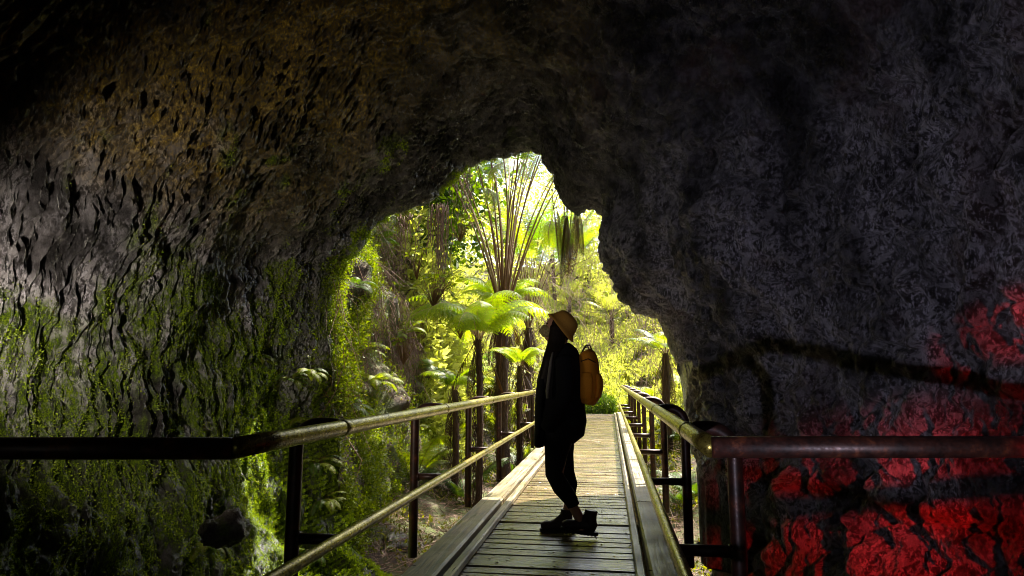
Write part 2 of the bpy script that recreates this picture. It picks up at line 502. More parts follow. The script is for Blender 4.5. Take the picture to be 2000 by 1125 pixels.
# mouth fades the big noise so that the outline stays put
calm = 1 - .82 * np.exp(-((tt - 7.1) / .55) ** 2)[:, None]
big = fbm(X * .75, Yv * .75, Z * .75, 3) * .20 * calm
mid = fbm(X * 3 + 9, Yv * 3, Z * 3, 4) * .060 * (.45 + .55 * calm)
warp = fbm(X * 2.2 + 4, Yv * 2.2, Z * 2.2, 2)
# drip ridges running round the tube: left side fine, right side broad flows
wl = warp * .9 - PH * 1.2
r1 = pn(Yv * 21 + wl, PH * 1.9 + 3, X * .5)
r2 = pn(Yv * 42 + wl * 1.6, PH * 4.2 + 40, X * .5)
r3 = pn(Yv * 55 + wl * 2, PH * 14, X * 2)
ridge_l = r1 * .050 + r2 * .050 + r3 * .030 - .02 * sm(.15, .5, fbm(X * 5, Yv * 8, Z * 2.5, 3))
f1 = pn(Yv * 4.2 + warp * .9, PH * .8, 3.3); f2 = pn(Yv * 10 + warp * 1.4, PH * 2.4, 8.1)
ridge_r = (np.abs(f1)) * .14 + f2 * .034 + r3 * .006 + fbm(X * 9, Yv * 9, Z * 5, 4, .65) * .035
rock_rg = (.27 - np.abs(pn(X * 2.6 + 3, Yv * 2.6, Z * 2.2))) * .13 + (.27 - np.abs(pn(X * 6.5 + warp, Yv * 6.5, Z * 5))) * .08 + (.27 - np.abs(pn(X * 15, Yv * 15, Z * 11))) * .035
rock_rg = rock_rg - .02
blocky = fbm(X * 1.3 + 30, Yv * 1.3, Z * 1.3, 2)
crack = np.exp(-(blocky / .035) ** 2) * .05
low_l = sm(.9, -.2, Z) * (1 - side_r)
lump = fbm(X * 2.4 + 70, Yv * 2.4, Z * 2.4, 5, .55) * .10
disp = big + mid + (1 - side_r) * ridge_l * (1 - .6 * low_l) * (.3 + .7 * inm) + side_r * (ridge_r - crack) * (.35 + .65 * inm) * (.4 + .6 * calm) + low_l * lump + side_r * sm(1.0, .2, Z) * lump * .9 + rock_rg * np.maximum(side_r * .8, np.exp(-((tt - 7.0) / .7) ** 2)[:, None]) * (.5 + .5 * calm)
floor_m = sm(-.7, -1.05, Z)
disp = disp * (1 - .3 * floor_m)
# keep the right wall clear of the railing posts
V2 = V + N * disp[..., None]
low = (V2[..., 2] < 1.3) & (Yv < 7.6) & (Yv > 1.0) & (X > .3) & (Z > -1.0)
V2[..., 0] = np.where(low, np.maximum(V2[..., 0], .80 + .03 * mid / .06), V2[..., 0])
# floor stays below the boardwalk
fl = (np.abs(V2[..., 0] + .45) < 1.5) & (V2[..., 2] < .2) & (tt < 8)[:, None]
V2[..., 2] = np.where(fl, np.minimum(V2[..., 2], -.55), V2[..., 2])
X, Yv, Z = V2[..., 0], V2[..., 1], V2[..., 2]
# growth and tone masks (moss, rust stains, ochre and pale rock)
leftw = 1 - side_r
nm = fbm(X * 1.1 + 5, Yv * 1.1, Z * 1.1, 4); nm2 = fbm(X * 5, Yv * 5 + 3, Z * 3, 3)
moss_f = leftw * sm(.05, .42, (2.45 - Z) * .42 + nm * .66 + nm2 * .36 + .22 * sm(4.0, 6.8, Yv))
moss_f = np.maximum(moss_f, .9 * sm(.1, .5, nm + nm2 * .4) * np.exp(-((tt - 7.2) / .3) ** 2)[:, None] * leftw)
moss_f = np.maximum(moss_f, side_r * .5 * sm(.2, .6, nm2 + nm - Z * .5 + .05) * sm(5.2, 6.8, Yv))
moss_f = moss_f * (1 - .85 * np.exp(-((Yv - 6.55) / .35) ** 2) * sm(.7, 1.1, Z + nm * .4) * leftw)
moss_f = np.where((tt > 7.15)[:, None], np.maximum(moss_f, .85 * sm(-.3, .3, nm2)), moss_f)
och_f = leftw * sm(1.8, 2.9, Z + nm * .8) * 1.0 * sm(5.0, 3.9, Z + nm * .8) * sm(6.8, 4.8, Yv)
pale_f = leftw * sm(.0, .5, .6 - np.abs(Z - 1.6) * .38 + nm * .5) + side_r * .55 * sm(3.8, 2.4, Z)  # mineral specks, placed to paint the left wall lit and the roof unlit
rust_f = side_r * .8 * sm(.25, .6, nm + nm2 * .3) * .35 + floor_m * .2
faces = grid_faces(nt, NPHI, True)
if s0 < 0: faces = faces[:, ::-1]
cave_me = mesh_np('cave', V2.reshape(-1, 3), faces, [MAT['cave']], True, None,
                  dict(moss=moss_f, ochre=och_f, pale=pale_f, rust=rust_f))
cave = link('cave', cave_me)
tag(cave, 'dark lava tube rock vault with ridged walls, mossy on the left side', kind='structure')
CV, CN, CMOSS = V2, N, moss_f

# ------------------------------------------------------------ vectorised leaf scatter
def leaves(name, P, Nn, size, mat, up=.35, asp=.5, spread=.0, jit=1.0, attrs=None, droop=0.0):
    """one small folded leaf per point (6 verts, 4 tris as 2 quads)"""
    n = len(P)
    size = np.broadcast_to(np.asarray(size, float), (n,))
    d = RNG.normal(size=(n, 3)) * jit + Nn * 1.0 + np.array([0, 0, up - droop])
    d /= np.linalg.norm(d, axis=1)[:, None]
    s = np.cross(d, RNG.normal(size=(n, 3))); s /= np.linalg.norm(s, axis=1)[:, None] + 1e-9
    u = np.cross(s, d)
    L = size[:, None]; W = L * asp * .5
    P = P + Nn * spread * RNG.random((n, 1))
    a = P; b = P + d * L * .45 + s * W + u * W * .35; c = P + d * L; e = P + d * L * .45 - s * W + u * W * .35
    m_ = P + d * L * .5
    v = np.stack([a, b, c, e, m_], 1).reshape(-1, 3)
    base = np.arange(n)[:, None] * 5
    f = np.concatenate([base + np.array([[0, 1, 4]]), base + np.array([[1, 2, 4]]), base + np.array([[2, 3, 4]]), base + np.array([[3, 0, 4]])], 0)
    return mesh_np(name, v, f, [mat], False)

# wall moss: tiny leafy tufts on the left wall
wgt = CMOSS.copy(); sel = (tt > 2.0) & (tt < 7.5)
wgt[~sel] = 0; wgt[CV[..., 0] > -1.2] = 0
# area weighting
ar = np.linalg.norm(np.cross(np.gradient(V, axis=0), dv), axis=2)
pw = (wgt ** 1.5 * ar * (1.0 + 2.2 * sm(4.5, 6.8, CV[..., 1])) * (1 / np.maximum(1.5, CV[..., 1]) ** 0)).ravel(); pw /= pw.sum()
NM = 480000
idx = RNG.choice(pw.size, NM, p=pw)
Pm = CV.reshape(-1, 3)[idx] + RNG.normal(size=(NM, 3)) * .008
Nm = CN.reshape(-1, 3)[idx]
dens = np.clip(fbm(Pm[:, 0] * 7, Pm[:, 1] * 9, Pm[:, 2] * 5, 3), -1, 1)
keep = dens > -.14
Pm, Nm = Pm[keep], Nm[keep]
szs = (.006 + .012 * RNG.random(len(Pm)) ** 2) * (1 + .9 * sm(5.0, 6.8, Pm[:, 1]))
moss = link('moss', leaves('moss', Pm, Nm, szs, MAT['moss_leaf'], up=-.1, asp=.6, spread=.02))
tag(moss, 'green moss and tiny leafy plants covering the left cave wall', 'moss', kind='stuff')

# ------------------------------------------------------------ outside: ground and hillside
def gz(x, y):
    """ground height outside"""
    z = -1.15 + .045 * np.clip(y - 7, 0, 14) + .02 * 0
    z = z + sm(16, 22, y) * .45                                     # rises to the deck's far end
    z = z + .40 * sm(-1.6, -3.2, x) * sm(6, 8, y)                   # banks up to the left cliff
    z = z + .5 * sm(.6, 2.0, x) * sm(7, 10, y)                      # and to the right
    z = z + fbm(x * .9, y * .9, 0 * x + .5, 4) * .13 * (1 - .8 * sm(1.6, .9, np.abs(x + .45)) * sm(20, 21.5, y))
    z = z + 1.3 * sm(-1.6, -3.4, x) * sm(11, 19, y) + 1.0 * sm(1.2, 3.2, x) * sm(11, 19, y)
    z = z + np.clip(y - 24, 0, 12) * .30
    z = np.where((np.abs(x + .47) < 1.1) & (y < 21.4), np.minimum(z, -.30), z)
    z = np.where(y < 7, -1.6, z)
    return z
gy = np.concatenate([np.linspace(6.0, 24, 240, endpoint=False), np.linspace(24, 60, 60, endpoint=False), np.linspace(60, 1500, 20)])
gx = np.concatenate([np.linspace(-1500, -40, 14, endpoint=False), np.linspace(-40, -8, 20, endpoint=False), np.linspace(-8, 9, 220, endpoint=False), np.linspace(9, 40, 20, endpoint=False), np.linspace(40, 1500, 14)])
GX, GY = np.meshgrid(gx, gy)
GZ = gz(GX, GY)
GZ = np.where(GY > 60, np.minimum(GZ, 3.5), GZ)
GZ = GZ - sm(24, 60, np.abs(GX)) * 0.5
gr = link('ground', mesh_np('ground', np.stack([GX, GY, GZ], -1).reshape(-1, 3), grid_faces(len(gy), len(gx)), [MAT['soil']]))
tag(gr, kind='structure')
# near ground under the cave so that the sheet reaches behind the camera as well
gb = MB(); gb.add([(-1500, -1500, -1.62), (1500, -1500, -1.62), (1500, 6.05, -1.62), (-1500, 6.05, -1.62)], [(0, 1, 2, 3)])
tag(gb.build('ground_under_cave', MAT['soil']), kind='structure')

plan = np.array([(-2.75, 6.6), (-2.95, 7.4), (-3.05, 9), (-3.2, 11), (-3.25, 14), (-3.1, 18), (-2.9, 22), (-2.4, 27), (-.5, 31), (3, 32), (6, 29), (6.6, 24), (5.8, 18), (4.2, 13.5), (2.6, 10.4), (1.5, 8.6), (1.15, 7.9)])
lean = np.array([.10, .10, .14, .18, .22, .35, .6, 1.1, 1.4, 1.4, 1.1, 1.0, .9, .8, .65, .5, .4])
toph = np.array([6, 6.5, 7, 7, 7.5, 7.5, 7.5, 8, 8.5, 8.5, 8, 7.5, 7, 6.5, 6.5, 6.5, 6.5])
d = np.r_[0, np.cumsum(np.linalg.norm(np.diff(plan, axis=0), axis=1))]
ss = np.linspace(0, d[-1], 520)
def sp(a): return np.interp(ss, d, a)
px_, py_ = sp(plan[:, 0]), sp(plan[:, 1])
k = np.hanning(31); k /= k.sum()
px_ = np.convolve(np.r_[[px_[0]] * 15, px_, [px_[-1]] * 15], k, 'valid'); py_ = np.convolve(np.r_[[py_[0]] * 15, py_, [py_[-1]] * 15], k, 'valid')
tx, ty = np.gradient(px_), np.gradient(py_); ln = np.hypot(tx, ty); ox, oy = -ty / ln, tx / ln   # outward = left of travel
hh = np.linspace(0, 1, 130)
LE, TO = sp(lean), sp(toph)
HZ = -1.5 + hh[:, None] * (TO[None, :] + 1.5)
off = (HZ + 1.5) * LE[None, :] * .9
HX = px_[None] + ox[None] * off; HY = py_[None] + oy[None] * off
nz = fbm(HX * .8, HY * .8, HZ * .8, 5, .55) * .38 + fbm(HX * 4, HY * 4, HZ * 2, 3) * .07
nz = nz * np.minimum(1, .25 + np.minimum(ss, ss[-1] - ss)[None] * .5)
HX = HX + ox[None] * nz; HY = HY + oy[None] * nz
HX = np.where((HY < 8.5) & (HX > 0), np.maximum(HX, 1.0), HX)
hs = link('hillside', mesh_np('hillside', np.stack([HX, HY, HZ], -1).reshape(-1, 3), grid_faces(130, 520), [MAT['soil']]))
tag(hs, kind='structure')
HNx = -ox[None] + 0 * HX; HNy = -oy[None] + 0 * HX; HNz = .35 * np.ones_like(HX) + LE[None] * .5
HN = np.stack([HNx, HNy, HNz], -1); HN /= np.linalg.norm(HN, axis=2, keepdims=True)
HP = np.stack([HX, HY, HZ], -1)
SS = np.broadcast_to(ss[None], HX.shape)

HAREA = np.linalg.norm(np.cross(np.gradient(HP, axis=0), np.gradient(HP, axis=1)), axis=2)
# ground cover on the hillside and ground (stuff)
def hill_pick(n, wfun):
    w = wfun(HX, HY, HZ, SS).ravel(); w = w / w.sum()
    i = RNG.choice(w.size, n, p=w)
    return HP.reshape(-1, 3)[i] + RNG.normal(size=(n, 3)) * .05, HN.reshape(-1, 3)[i]
def patch(P, f, th): return fbm(P[:, 0] * f, P[:, 1] * f, P[:, 2] * f, 3) > th
P1, N1 = hill_pick(210000, lambda x, y, z, s: (y < 14) * (x < 0) * (z < 5.2) * (1 + 2.5 * (y < 9.5)))
kp = patch(P1, 1.9, -.05); P1, N1 = P1[kp], N1[kp]
o = link('creeper_leaves', leaves('creeper_leaves', P1, N1, .014 + .034 * RNG.random(len(P1)) ** 2, MAT['leaf_creeper'], up=.1, asp=.7, spread=.12))
tag(o, 'tiny bright creeper leaves hanging over the mossy cliff left of the mouth', 'creeper', kind='stuff')
P1, N1 = hill_pick(300000, lambda x, y, z, s: (y > 12) * (x > -7) * (x < 9.5) * (y < 46) * HAREA * (z > -1.3))
kp = patch(P1, .9, -.32); P1, N1 = P1[kp], N1[kp]
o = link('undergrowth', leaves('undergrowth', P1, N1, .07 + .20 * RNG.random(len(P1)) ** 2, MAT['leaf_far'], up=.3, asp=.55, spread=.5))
tag(o, 'yellow green sunlit undergrowth covering the slopes behind the boardwalk', 'undergrowth', kind='stuff')
gp = np.stack([RNG.uniform(-4.2, 6, 130000), RNG.uniform(7.2, 32, 130000)], 1)
gp = gp[(np.abs(gp[:, 0] + .47) > .95) | (gp[:, 1] > 21.8)]
P1 = np.c_[gp, gz(gp[:, 0], gp[:, 1])]
kp = fbm(P1[:, 0] * 1.3, P1[:, 1] * 1.3, P1[:, 2] * 1.3, 3) > .10 - .35 * sm(11, 17, P1[:, 1]); P1 = P1[kp]
o = link('ground_cover', leaves('ground_cover', P1, np.tile([0, 0, 1.0], (len(P1), 1)), .03 + (.05 + .12 * sm(11, 18, P1[:, 1])) * RNG.random(len(P1)) ** 2, MAT['leaf_ground'], up=.5, asp=.5, spread=.16))
tag(o, 'low moss and small leaves on the ground beside the boardwalk', 'ground cover', kind='stuff')
gp = np.stack([RNG.uniform(-5.5, 9, 120000), RNG.uniform(17, 38, 120000)], 1)
gp = gp[(np.abs(gp[:, 0] + .47) > 1.2) | (gp[:, 1] > 22.3)]
P1 = np.c_[gp, gz(gp[:, 0], gp[:, 1])]
kp = patch(P1, .8, -.3); P1 = P1[kp]
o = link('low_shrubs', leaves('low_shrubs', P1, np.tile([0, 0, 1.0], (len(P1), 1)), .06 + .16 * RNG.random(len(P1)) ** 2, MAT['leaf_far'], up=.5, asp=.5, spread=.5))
tag(o, 'thick sunlit low growth on the rise beyond the boardwalk', 'undergrowth', kind='stuff')
# litter: dead stems and sticks
def sticks(name, P, D, L, r, mat):
    n = len(P); D = D / np.linalg.norm(D, axis=1)[:, None]
    s = np.cross(D, RNG.normal(size=(n, 3))); s /= np.linalg.norm(s, axis=1)[:, None]; u = np.cross(D, s)
    bend = RNG.normal(size=(n, 3)) * L[:, None] * .08
    rings = []
    for t_, b_ in ((0, 0), (.5, 1), (1, 0)):
        c_ = P + D * (L * t_)[:, None] + bend * b_
        for a_ in (0, 2.09, 4.19):
            rings.append(c_ + (s * math.cos(a_) + u * math.sin(a_)) * (r * (1 - .5 * t_))[:, None])
    v = np.stack(rings, 1).reshape(-1, 3); base = np.arange(n)[:, None] * 9; fs = []
    for k_ in (0, 3):
        for j in range(3):
            j2 = (j + 1) % 3
            fs.append(base + np.array([[k_ + j, k_ + j2, k_ + 3 + j2, k_ + 3 + j]]))
    return mesh_np(name, v, np.concatenate(fs, 0), [mat], True)
n = 9000
gp = np.stack([RNG.uniform(-3.4, 3.0, n), 6.6 + 9 * RNG.random(n) ** 1.3], 1)
gp = gp[(np.abs(gp[:, 0] + .47) > .85)]
P1 = np.c_[gp, gz(gp[:, 0], gp[:, 1]) + .02 + .08 * RNG.random(len(gp))]
P1 = P1[P1[:, 1] > 6.9]
D1 = RNG.normal(size=(len(P1), 3)) * np.array([1, 1, .22])
o = link('stick_litter', sticks('stick_litter', P1, D1, .10 + .5 * RNG.random(len(P1)) ** 2, .002 + .005 * RNG.random(len(P1)) ** 2, MAT['twig']))
tag(o, 'fallen dry fern stems and twigs littering the ground under the boardwalk', 'litter', kind='stuff')
# matted dry roots on the cliff
P1, N1 = hill_pick(24000, lambda x, y, z, s: (y < 25) * (x < 0) * (z > .3) * (.12 + (z > 1.3) * (y > 9.0)) * (.3 + sm(-.1, .2, fbm(x * .9, y * .9, z * .5, 3))))
D1 = RNG.normal(size=(len(P1), 3)) * np.array([.35, .35, .3]) + np.array([0, 0, -1.0])
o = link('hanging_roots', sticks('hanging_roots', P1 + N1 * .08, D1, .2 + .7 * RNG.random(len(P1)), .002 + .006 * RNG.random(len(P1)) ** 3, MAT['root']))
tag(o, 'matted dry brown roots hanging down the cliff face', 'roots', kind='stuff')

n = 4200
x_ = RNG.uniform(-3.2, 5.5, n); y_ = RNG.uniform(15, 34, n)
x_ = np.where((np.abs(x_ + .4) < 1.3) & (y_ < 24), x_ - 2.6, x_)
g_ = gz(x_, y_) + .15 * np.clip(y_ - 20, 0, 14)
P1 = np.c_[x_, y_, g_ + RNG.random(n) ** 1.4 * 6.5]
D1 = RNG.normal(size=(n, 3)) * np.array([.45, .45, .5]) + np.array([0, 0, -1.0])
o = link('thin_vines', sticks('thin_vines', P1, D1, .4 + 1.8 * RNG.random(n), .003 + .009 * RNG.random(n) ** 2, MAT['twig']))
tag(o, 'tangle of thin dry vines and stems hanging among the far ferns', 'vines', kind='stuff')

# ------------------------------------------------------------ boardwalk
bw = empty('boardwalk', (-.465, 10, 0))
tag(bw, 'wet wooden boardwalk of cross planks with timber kerbs leading out of the cave', 'boardwalk')
def loc(o, x, y, z):   # place child in world coords relative to boardwalk origin
    o.location = (x + .465, y - 10, z)
mb = MB(); y = -1.0; i = 0
while y < 21.0:
    w = .128 + .018 * random.random()
    dz = random.uniform(-.005, .003)
    rx = Matrix.Rotation(random.gauss(0, .016), 3, 'X') @ Matrix.Rotation(random.uniform(-.006, .006), 3, 'Z')
    # plank: bevelled section runs along x
    Rr = rx @ Matrix.Rotation(R(90), 3, 'Z')
    mb.box((random.uniform(-.004, .004), y + w / 2 - 10, -.022 + dz), (w - .012, 1.20, .044), Rr, bev=.008)
    y += w; i += 1
mb.build('deck', MAT['plank'], bw, smooth=False)
for sx, xi, xo, nm_ in ((-1, -.94, -1.13, 'left'), (1, .185, .335, 'right')):
    for y0, y1 in ((-1.0, 5.9), (5.93, 11.4), (11.43, 16.2), (16.23, 21.0)):
        b_ = MB(); xm, wd = (xi + xo) / 2, abs(xo - xi)
        zj = random.uniform(-.004, .004)
        b_.box((0, 0, 0), (wd, y1 - y0, .11), None, bev=.014)
        loc(b_.build('kerb_beam', MAT['kerb'], bw, smooth=False), xm + sx * .02, (y0 + y1) / 2, .015 + zj)
    b_ = MB(); b_.box((0, 0, 0), (.055, 22.0, .05), None, bev=.008)
    loc(b_.build('edge_strip', MAT['kerb'], bw, smooth=False), xi - sx * .0275 + (.004 if sx < 0 else -.004), 10, .027)
b_ = MB(); 
for xs in (-.95, -.45, .1): b_.box((xs + .465, 0, -.14), (.09, 21.8, .19))
b_.build('joist', MAT['kerb'], bw, smooth=False)
for yy in (3.5, 6.5, 9.5, 12.5, 15.5, 18.5):
    b_ = MB(); b_.box((0, yy - 10, -.31), (1.66, .14, .14))
    for xs in (-.75, .75): b_.box((xs, yy - 10, -.85), (.14, .13, .95))
    b_.build('trestle', MAT['kerb'], bw, smooth=False)
# leaf bits scattered on the deck
n = 2600
dx_ = np.where(RNG.random(n) < .5, RNG.uniform(-.93, .15, n), -.4 + RNG.normal(size=n) * .35)
dy_ = 1.8 + 19 * RNG.random(n) ** 1.5
dx_ = np.clip(dx_, -1.2, .38)
zz = np.where((dx_ > .14) | (dx_ < -.93), .075, .004)
P1 = np.c_[dx_, dy_, zz]
o = link('fallen_leaves', leaves('fallen_leaves', P1, np.tile([0, 0, .02], (n, 1)), .012 + .03 * RNG.random(n) ** 3, cloth('dead_leaf_bits', (.025, .015, .010), (.10, .05, .03)), up=.02, asp=.5, jit=.0))
me = o.data
# random directions in the plane
ang = RNG.random(n) * 6.283
co = np.empty(len(me.vertices) * 3, np.float32); me.vertices.foreach_get('co', co); co = co.reshape(n, 5, 3)
base_sh = np.array([[0, 0, 0], [.45, .3, .12], [1, 0, .05], [.45, -.3, .10], [.5, 0, .02]])
szv = .012 + .028 * RNG.random(n) ** 3
ca, sa = np.cos(ang), np.sin(ang)
for k_ in range(5):
    bx_, by_, bz_ = base_sh[k_] 
    co[:, k_, 0] = P1[:, 0] + (bx_ * ca - by_ * sa) * szv; co[:, k_, 1] = P1[:, 1] + (bx_ * sa + by_ * ca) * szv; co[:, k_, 2] = P1[:, 2] + bz_ * szv + .001
me.vertices.foreach_set('co', co.ravel()); me.update()
tag(o, 'small dark wet leaf scraps scattered over the boardwalk planks', 'leaf litter', kind='stuff')

# ------------------------------------------------------------ railings
RH, RL = .88, .33
def railing(sx, rx, posts, corner_y, end_y, wall_pts, label):
    t = empty('railing', (rx, corner_y, 0)); tag(t, label, 'railing')
    O = Vector((rx, corner_y, 0))
    def W(p): return Vector(p) - O
    h = MB()
    pts = [W((rx, corner_y + .0, RH))] + [W((rx, y_, RH)) for y_ in np.linspace(corner_y + .3, end_y, 24)]
    h.tube(pts, .039, 20); h.build('handrail', MAT['rail'], t)
    c_ = MB()
    wp = [W(p) for p in wall_pts]
    c_.tube(wp, .0394, 20); c_.build('side_handrail', MAT['steel'], t)
    l_ = MB()
    lx = rx - sx * (.075 if sx > 0 else -.01)
    l_.tube([W((lx, y_, RL)) for y_ in np.linspace(.6, end_y, 24)], .031, 16); l_.build('lower_rail', MAT['rail'], t)
    for py in posts:
        w_ = MB(); w_.tube([W((rx, py - .045, RH)), W((rx, py - .035, RH)), W((rx, py + .035, RH)), W((rx, py + .045, RH))], [.0392, .0425, .0425, .0392], 20); w_.build('rail_collar', MAT['rail'], t)
    for k_, py in enumerate(posts):
        pxo = rx + sx * (.215 if sx > 0 else .255)
        p_ = MB()
        r_ = .115
        arc = [W((rx + sx * .01, py, RH + .002)), W((rx + sx * .05, py, RH + .010)), W((rx + sx * .085, py, RH + .012))]
        for a_ in np.linspace(90, 0, 9):
            arc.append(W((pxo - sx * r_ + sx * r_ * math.cos(R(a_)), py, RH + .012 - r_ + r_ * math.sin(R(a_)))))
        arc.append(W((pxo, py, .3))); arc.append(W((pxo, py, -.30)))
        p_.tube(arc, .036, 16)
        po = p_.build('post', MAT['steel'], t)
        s_ = MB(); s_.tube([W((pxo, py, RL)), W((lx, py, RL))], .028, 12)
        s_.tube([W((pxo - sx * .03, py, RL)), W((pxo - sx * .044, py, RL))], .034, 12)
        s_.build('bracket', MAT['steel'], po)
    # base plates on an edge joist
    return t
rl = 2.3
pL = at(455, 876, rl * 1.0); pR = at(1385, 872, rl)
print('corner check', pL, pR)
LX, RX = -1.345, .365
def rail_y(px):  # where the handrail line (x=LX or RX, z=RH) shows at px
    X_ = LX if px < 1000 else RX
    d_ = ray(px, 700)
    return None
# right-hand tubes run parallel to the picture plane
cr = CM @ Vector((1, 0, 0))
cyL, cyR = 2.20, 2.50
railing(-1, LX, [3.2 + 2.08 * i for i in range(9)], cyL, 20.5, [Vector((LX, cyL, RH)), Vector((LX, cyL, RH)) - cr * 2.1 + Vector((0, 0, .0))], 'left handrail on brown steel posts, its near end bending away to the mossy wall')
railing(1, RX, [3.26 + 2.06 * i for i in range(9)], cyR, 20.5, [Vector((RX, cyR, RH)), Vector((RX, cyR, RH)) + cr * 2.2], 'right handrail on looped steel posts, its near end bending away into red light')

# ------------------------------------------------------------ person
FT = at_z(1118, 1046, 0)
PY = FT.y
print('person at', FT)
def q(px, py, dy=0.0):
    p = at(px, py, PY); return Vector((p.x, p.y + dy, p.z))
PPM = (at(1100, 800, PY) - at(1101, 800, PY)).length      # metres per photo pixel there
person = empty('person', (FT.x, FT.y, 0))
tag(person, 'standing person in a long black coat and mustard hat looking up, seen from the side', 'person')
def remesh(mb_, name, mat, parent, vox=.008, smooth_it=6, thick=None):
    me = mb_.mesh(name, [mat]); ob = bpy.data.objects.new('tmp', me); col.objects.link(ob)
    m_ = ob.modifiers.new('r', 'REMESH'); m_.mode = 'VOXEL'; m_.voxel_size = vox; m_.use_smooth_shade = True
    if smooth_it:
        s_ = ob.modifiers.new('s', 'SMOOTH'); s_.factor = .5; s_.iterations = smooth_it
    dg = bpy.context.evaluated_depsgraph_get(); dg.update()
    ev = ob.evaluated_get(dg); nm_ = bpy.data.meshes.new_from_object(ev)
    bpy.data.objects.remove(ob); nm_.name = name
    nm_.materials.clear(); nm_.materials.append(mat)
    nm_.polygons.foreach_set('material_index', [0] * len(nm_.polygons))
    o_ = link(name, nm_, parent)
    if parent is not None:
        nm_.transform(Matrix.Translation(-Vector(parent.location)))
    return o_
def loft(mb_, st, n=24, mi=0):
    """st: list of (centre Vector, a = half width in the x-z plane, b = half depth along y)"""
    vs = []
    for i, (c, a, b) in enumerate(st):
        p0 = st[max(i - 1, 0)][0]; p1 = st[min(i + 1, len(st) - 1)][0]
        t = (p1 - p0).normalized(); nY = Vector((0, 1, 0)); nY = (nY - t * nY.dot(t)).normalized(); m_ = t.cross(nY)
        for k_ in range(n):
            an = 2 * math.pi * k_ / n
            vs.append(c + m_ * (a * math.cos(an)) + nY * (b * math.sin(an)))
    fs = []
    for i in range(len(st) - 1):
        for k_ in range(n):
            k2 = (k_ + 1) % n
            fs.append((i * n + k_, i * n + k2, (i + 1) * n + k2, (i + 1) * n + k_))
    fs.append(tuple(range(n - 1, -1, -1))); L = (len(st) - 1) * n; fs.append(tuple(L + k_ for k_ in range(n)))
    mb_.add(vs, fs, mi)
def ell(mb_, c, r, rot=None, nu=20, nv=12):
    vs = []; fs = []
    M = rot or Matrix.Identity(3)
    for i in range(nv + 1):
        th = math.pi * i / nv
        for k_ in range(nu):
            an = 2 * math.pi * k_ / nu
            vs.append(Vector(c) + M @ Vector((r[0] * math.sin(th) * math.cos(an), r[1] * math.sin(th) * math.sin(an), r[2] * math.cos(th))))
    for i in range(nv):
        for k_ in range(nu):
            k2 = (k_ + 1) % nu
            fs.append((i * nu + k_, (i + 1) * nu + k_, (i + 1) * nu + k2, i * nu + k2))
    mb_.add(vs, fs)
u = PPM
# body: head, neck, torso, arms, legs as one surface under the clothes
b_ = MB()
headc = q(1089, 641)
tilt = Matrix.Rotation(R(24), 3, 'Y')       # face tips up (towards -x)
ell(b_, headc, (25 * u, 20 * u, 30 * u), tilt)
ell(b_, q(1079, 650), (16 * u, 15 * u, 20 * u), tilt)                      # jaw
loft(b_, [(q(1062, 634), 2 * u, 3 * u), (q(1060, 640), 5 * u, 4.5 * u), (q(1066, 643), 5 * u, 4 * u)], 10)   # nose
for sg in (-1, 1):
    ell(b_, q(1092, 643, sg * 20 * u), (5 * u, 2.5 * u, 8 * u), tilt)      # ears
ell(b_, q(1064, 656), (4 * u, 7 * u, 3 * u), tilt)                         # lips
loft(b_, [(q(1094, 655), 12 * u, 12 * u), (q(1099, 690), 13 * u, 13 * u), (q(1100, 715), 22 * u, 40 * u), (q(1100, 760), 25 * u, 38 * u), (q(1100, 810), 26 * u, 38 * u), (q(1102, 850), 26 * u, 38 * u)])
for sg in (-1, 1):
    loft(b_, [(q(1103, 712, sg * 44 * u), 12 * u, 12 * u), (q(1106, 770, sg * 50 * u), 10 * u, 10 * u), (q(1088, 810, sg * 50 * u), 8 * u, 8 * u), (q(1078, 824, sg * 50 * u), 6 * u, 7 * u)], 12)
loft(b_, [(q(1095, 850, -18 * u), 22 * u, 18 * u), (q(1088, 925, -20 * u), 14 * u, 13 * u), (q(1112, 970, -20 * u), 9 * u, 9 * u), (q(1127, 997, -20 * u), 9.5 * u, 9 * u), (q(1136, 1015, -20 * u), 9.5 * u, 9 * u), (q(1138, 1030, -20 * u), 11 * u, 9 * u)], 16)
loft(b_, [(q(1098, 850, 18 * u), 20 * u, 18 * u), (q(1107, 925, 20 * u), 12 * u, 12 * u), (q(1113, 965, 20 * u), 8 * u, 9 * u), (q(1107, 995, 20 * u), 8 * u, 8 * u), (q(1104, 1010, 22 * u), 8 * u, 8 * u), (q(1102, 1022, 22 * u), 9 * u, 8 * u)], 16)
remesh(b_, 'body', MAT['skin'], person, .007, 3)
# eyes
# coat
b_ = MB()
loft(b_, [(q(1099, 674), 14 * u, 15 * u), (q(1104, 686), 24 * u, 32 * u), (q(1105, 702), 31 * u, 52 * u), (q(1103, 730), 36 * u, 56 * u), (q(1100, 765), 40 * u, 52 * u), (q(1098, 795), 45 * u, 50 * u), (q(1096, 815), 50 * u, 54 * u), (q(1094, 832), 50 * u, 54 * u), (q(1086, 843), 41 * u, 50 * u)], 32)
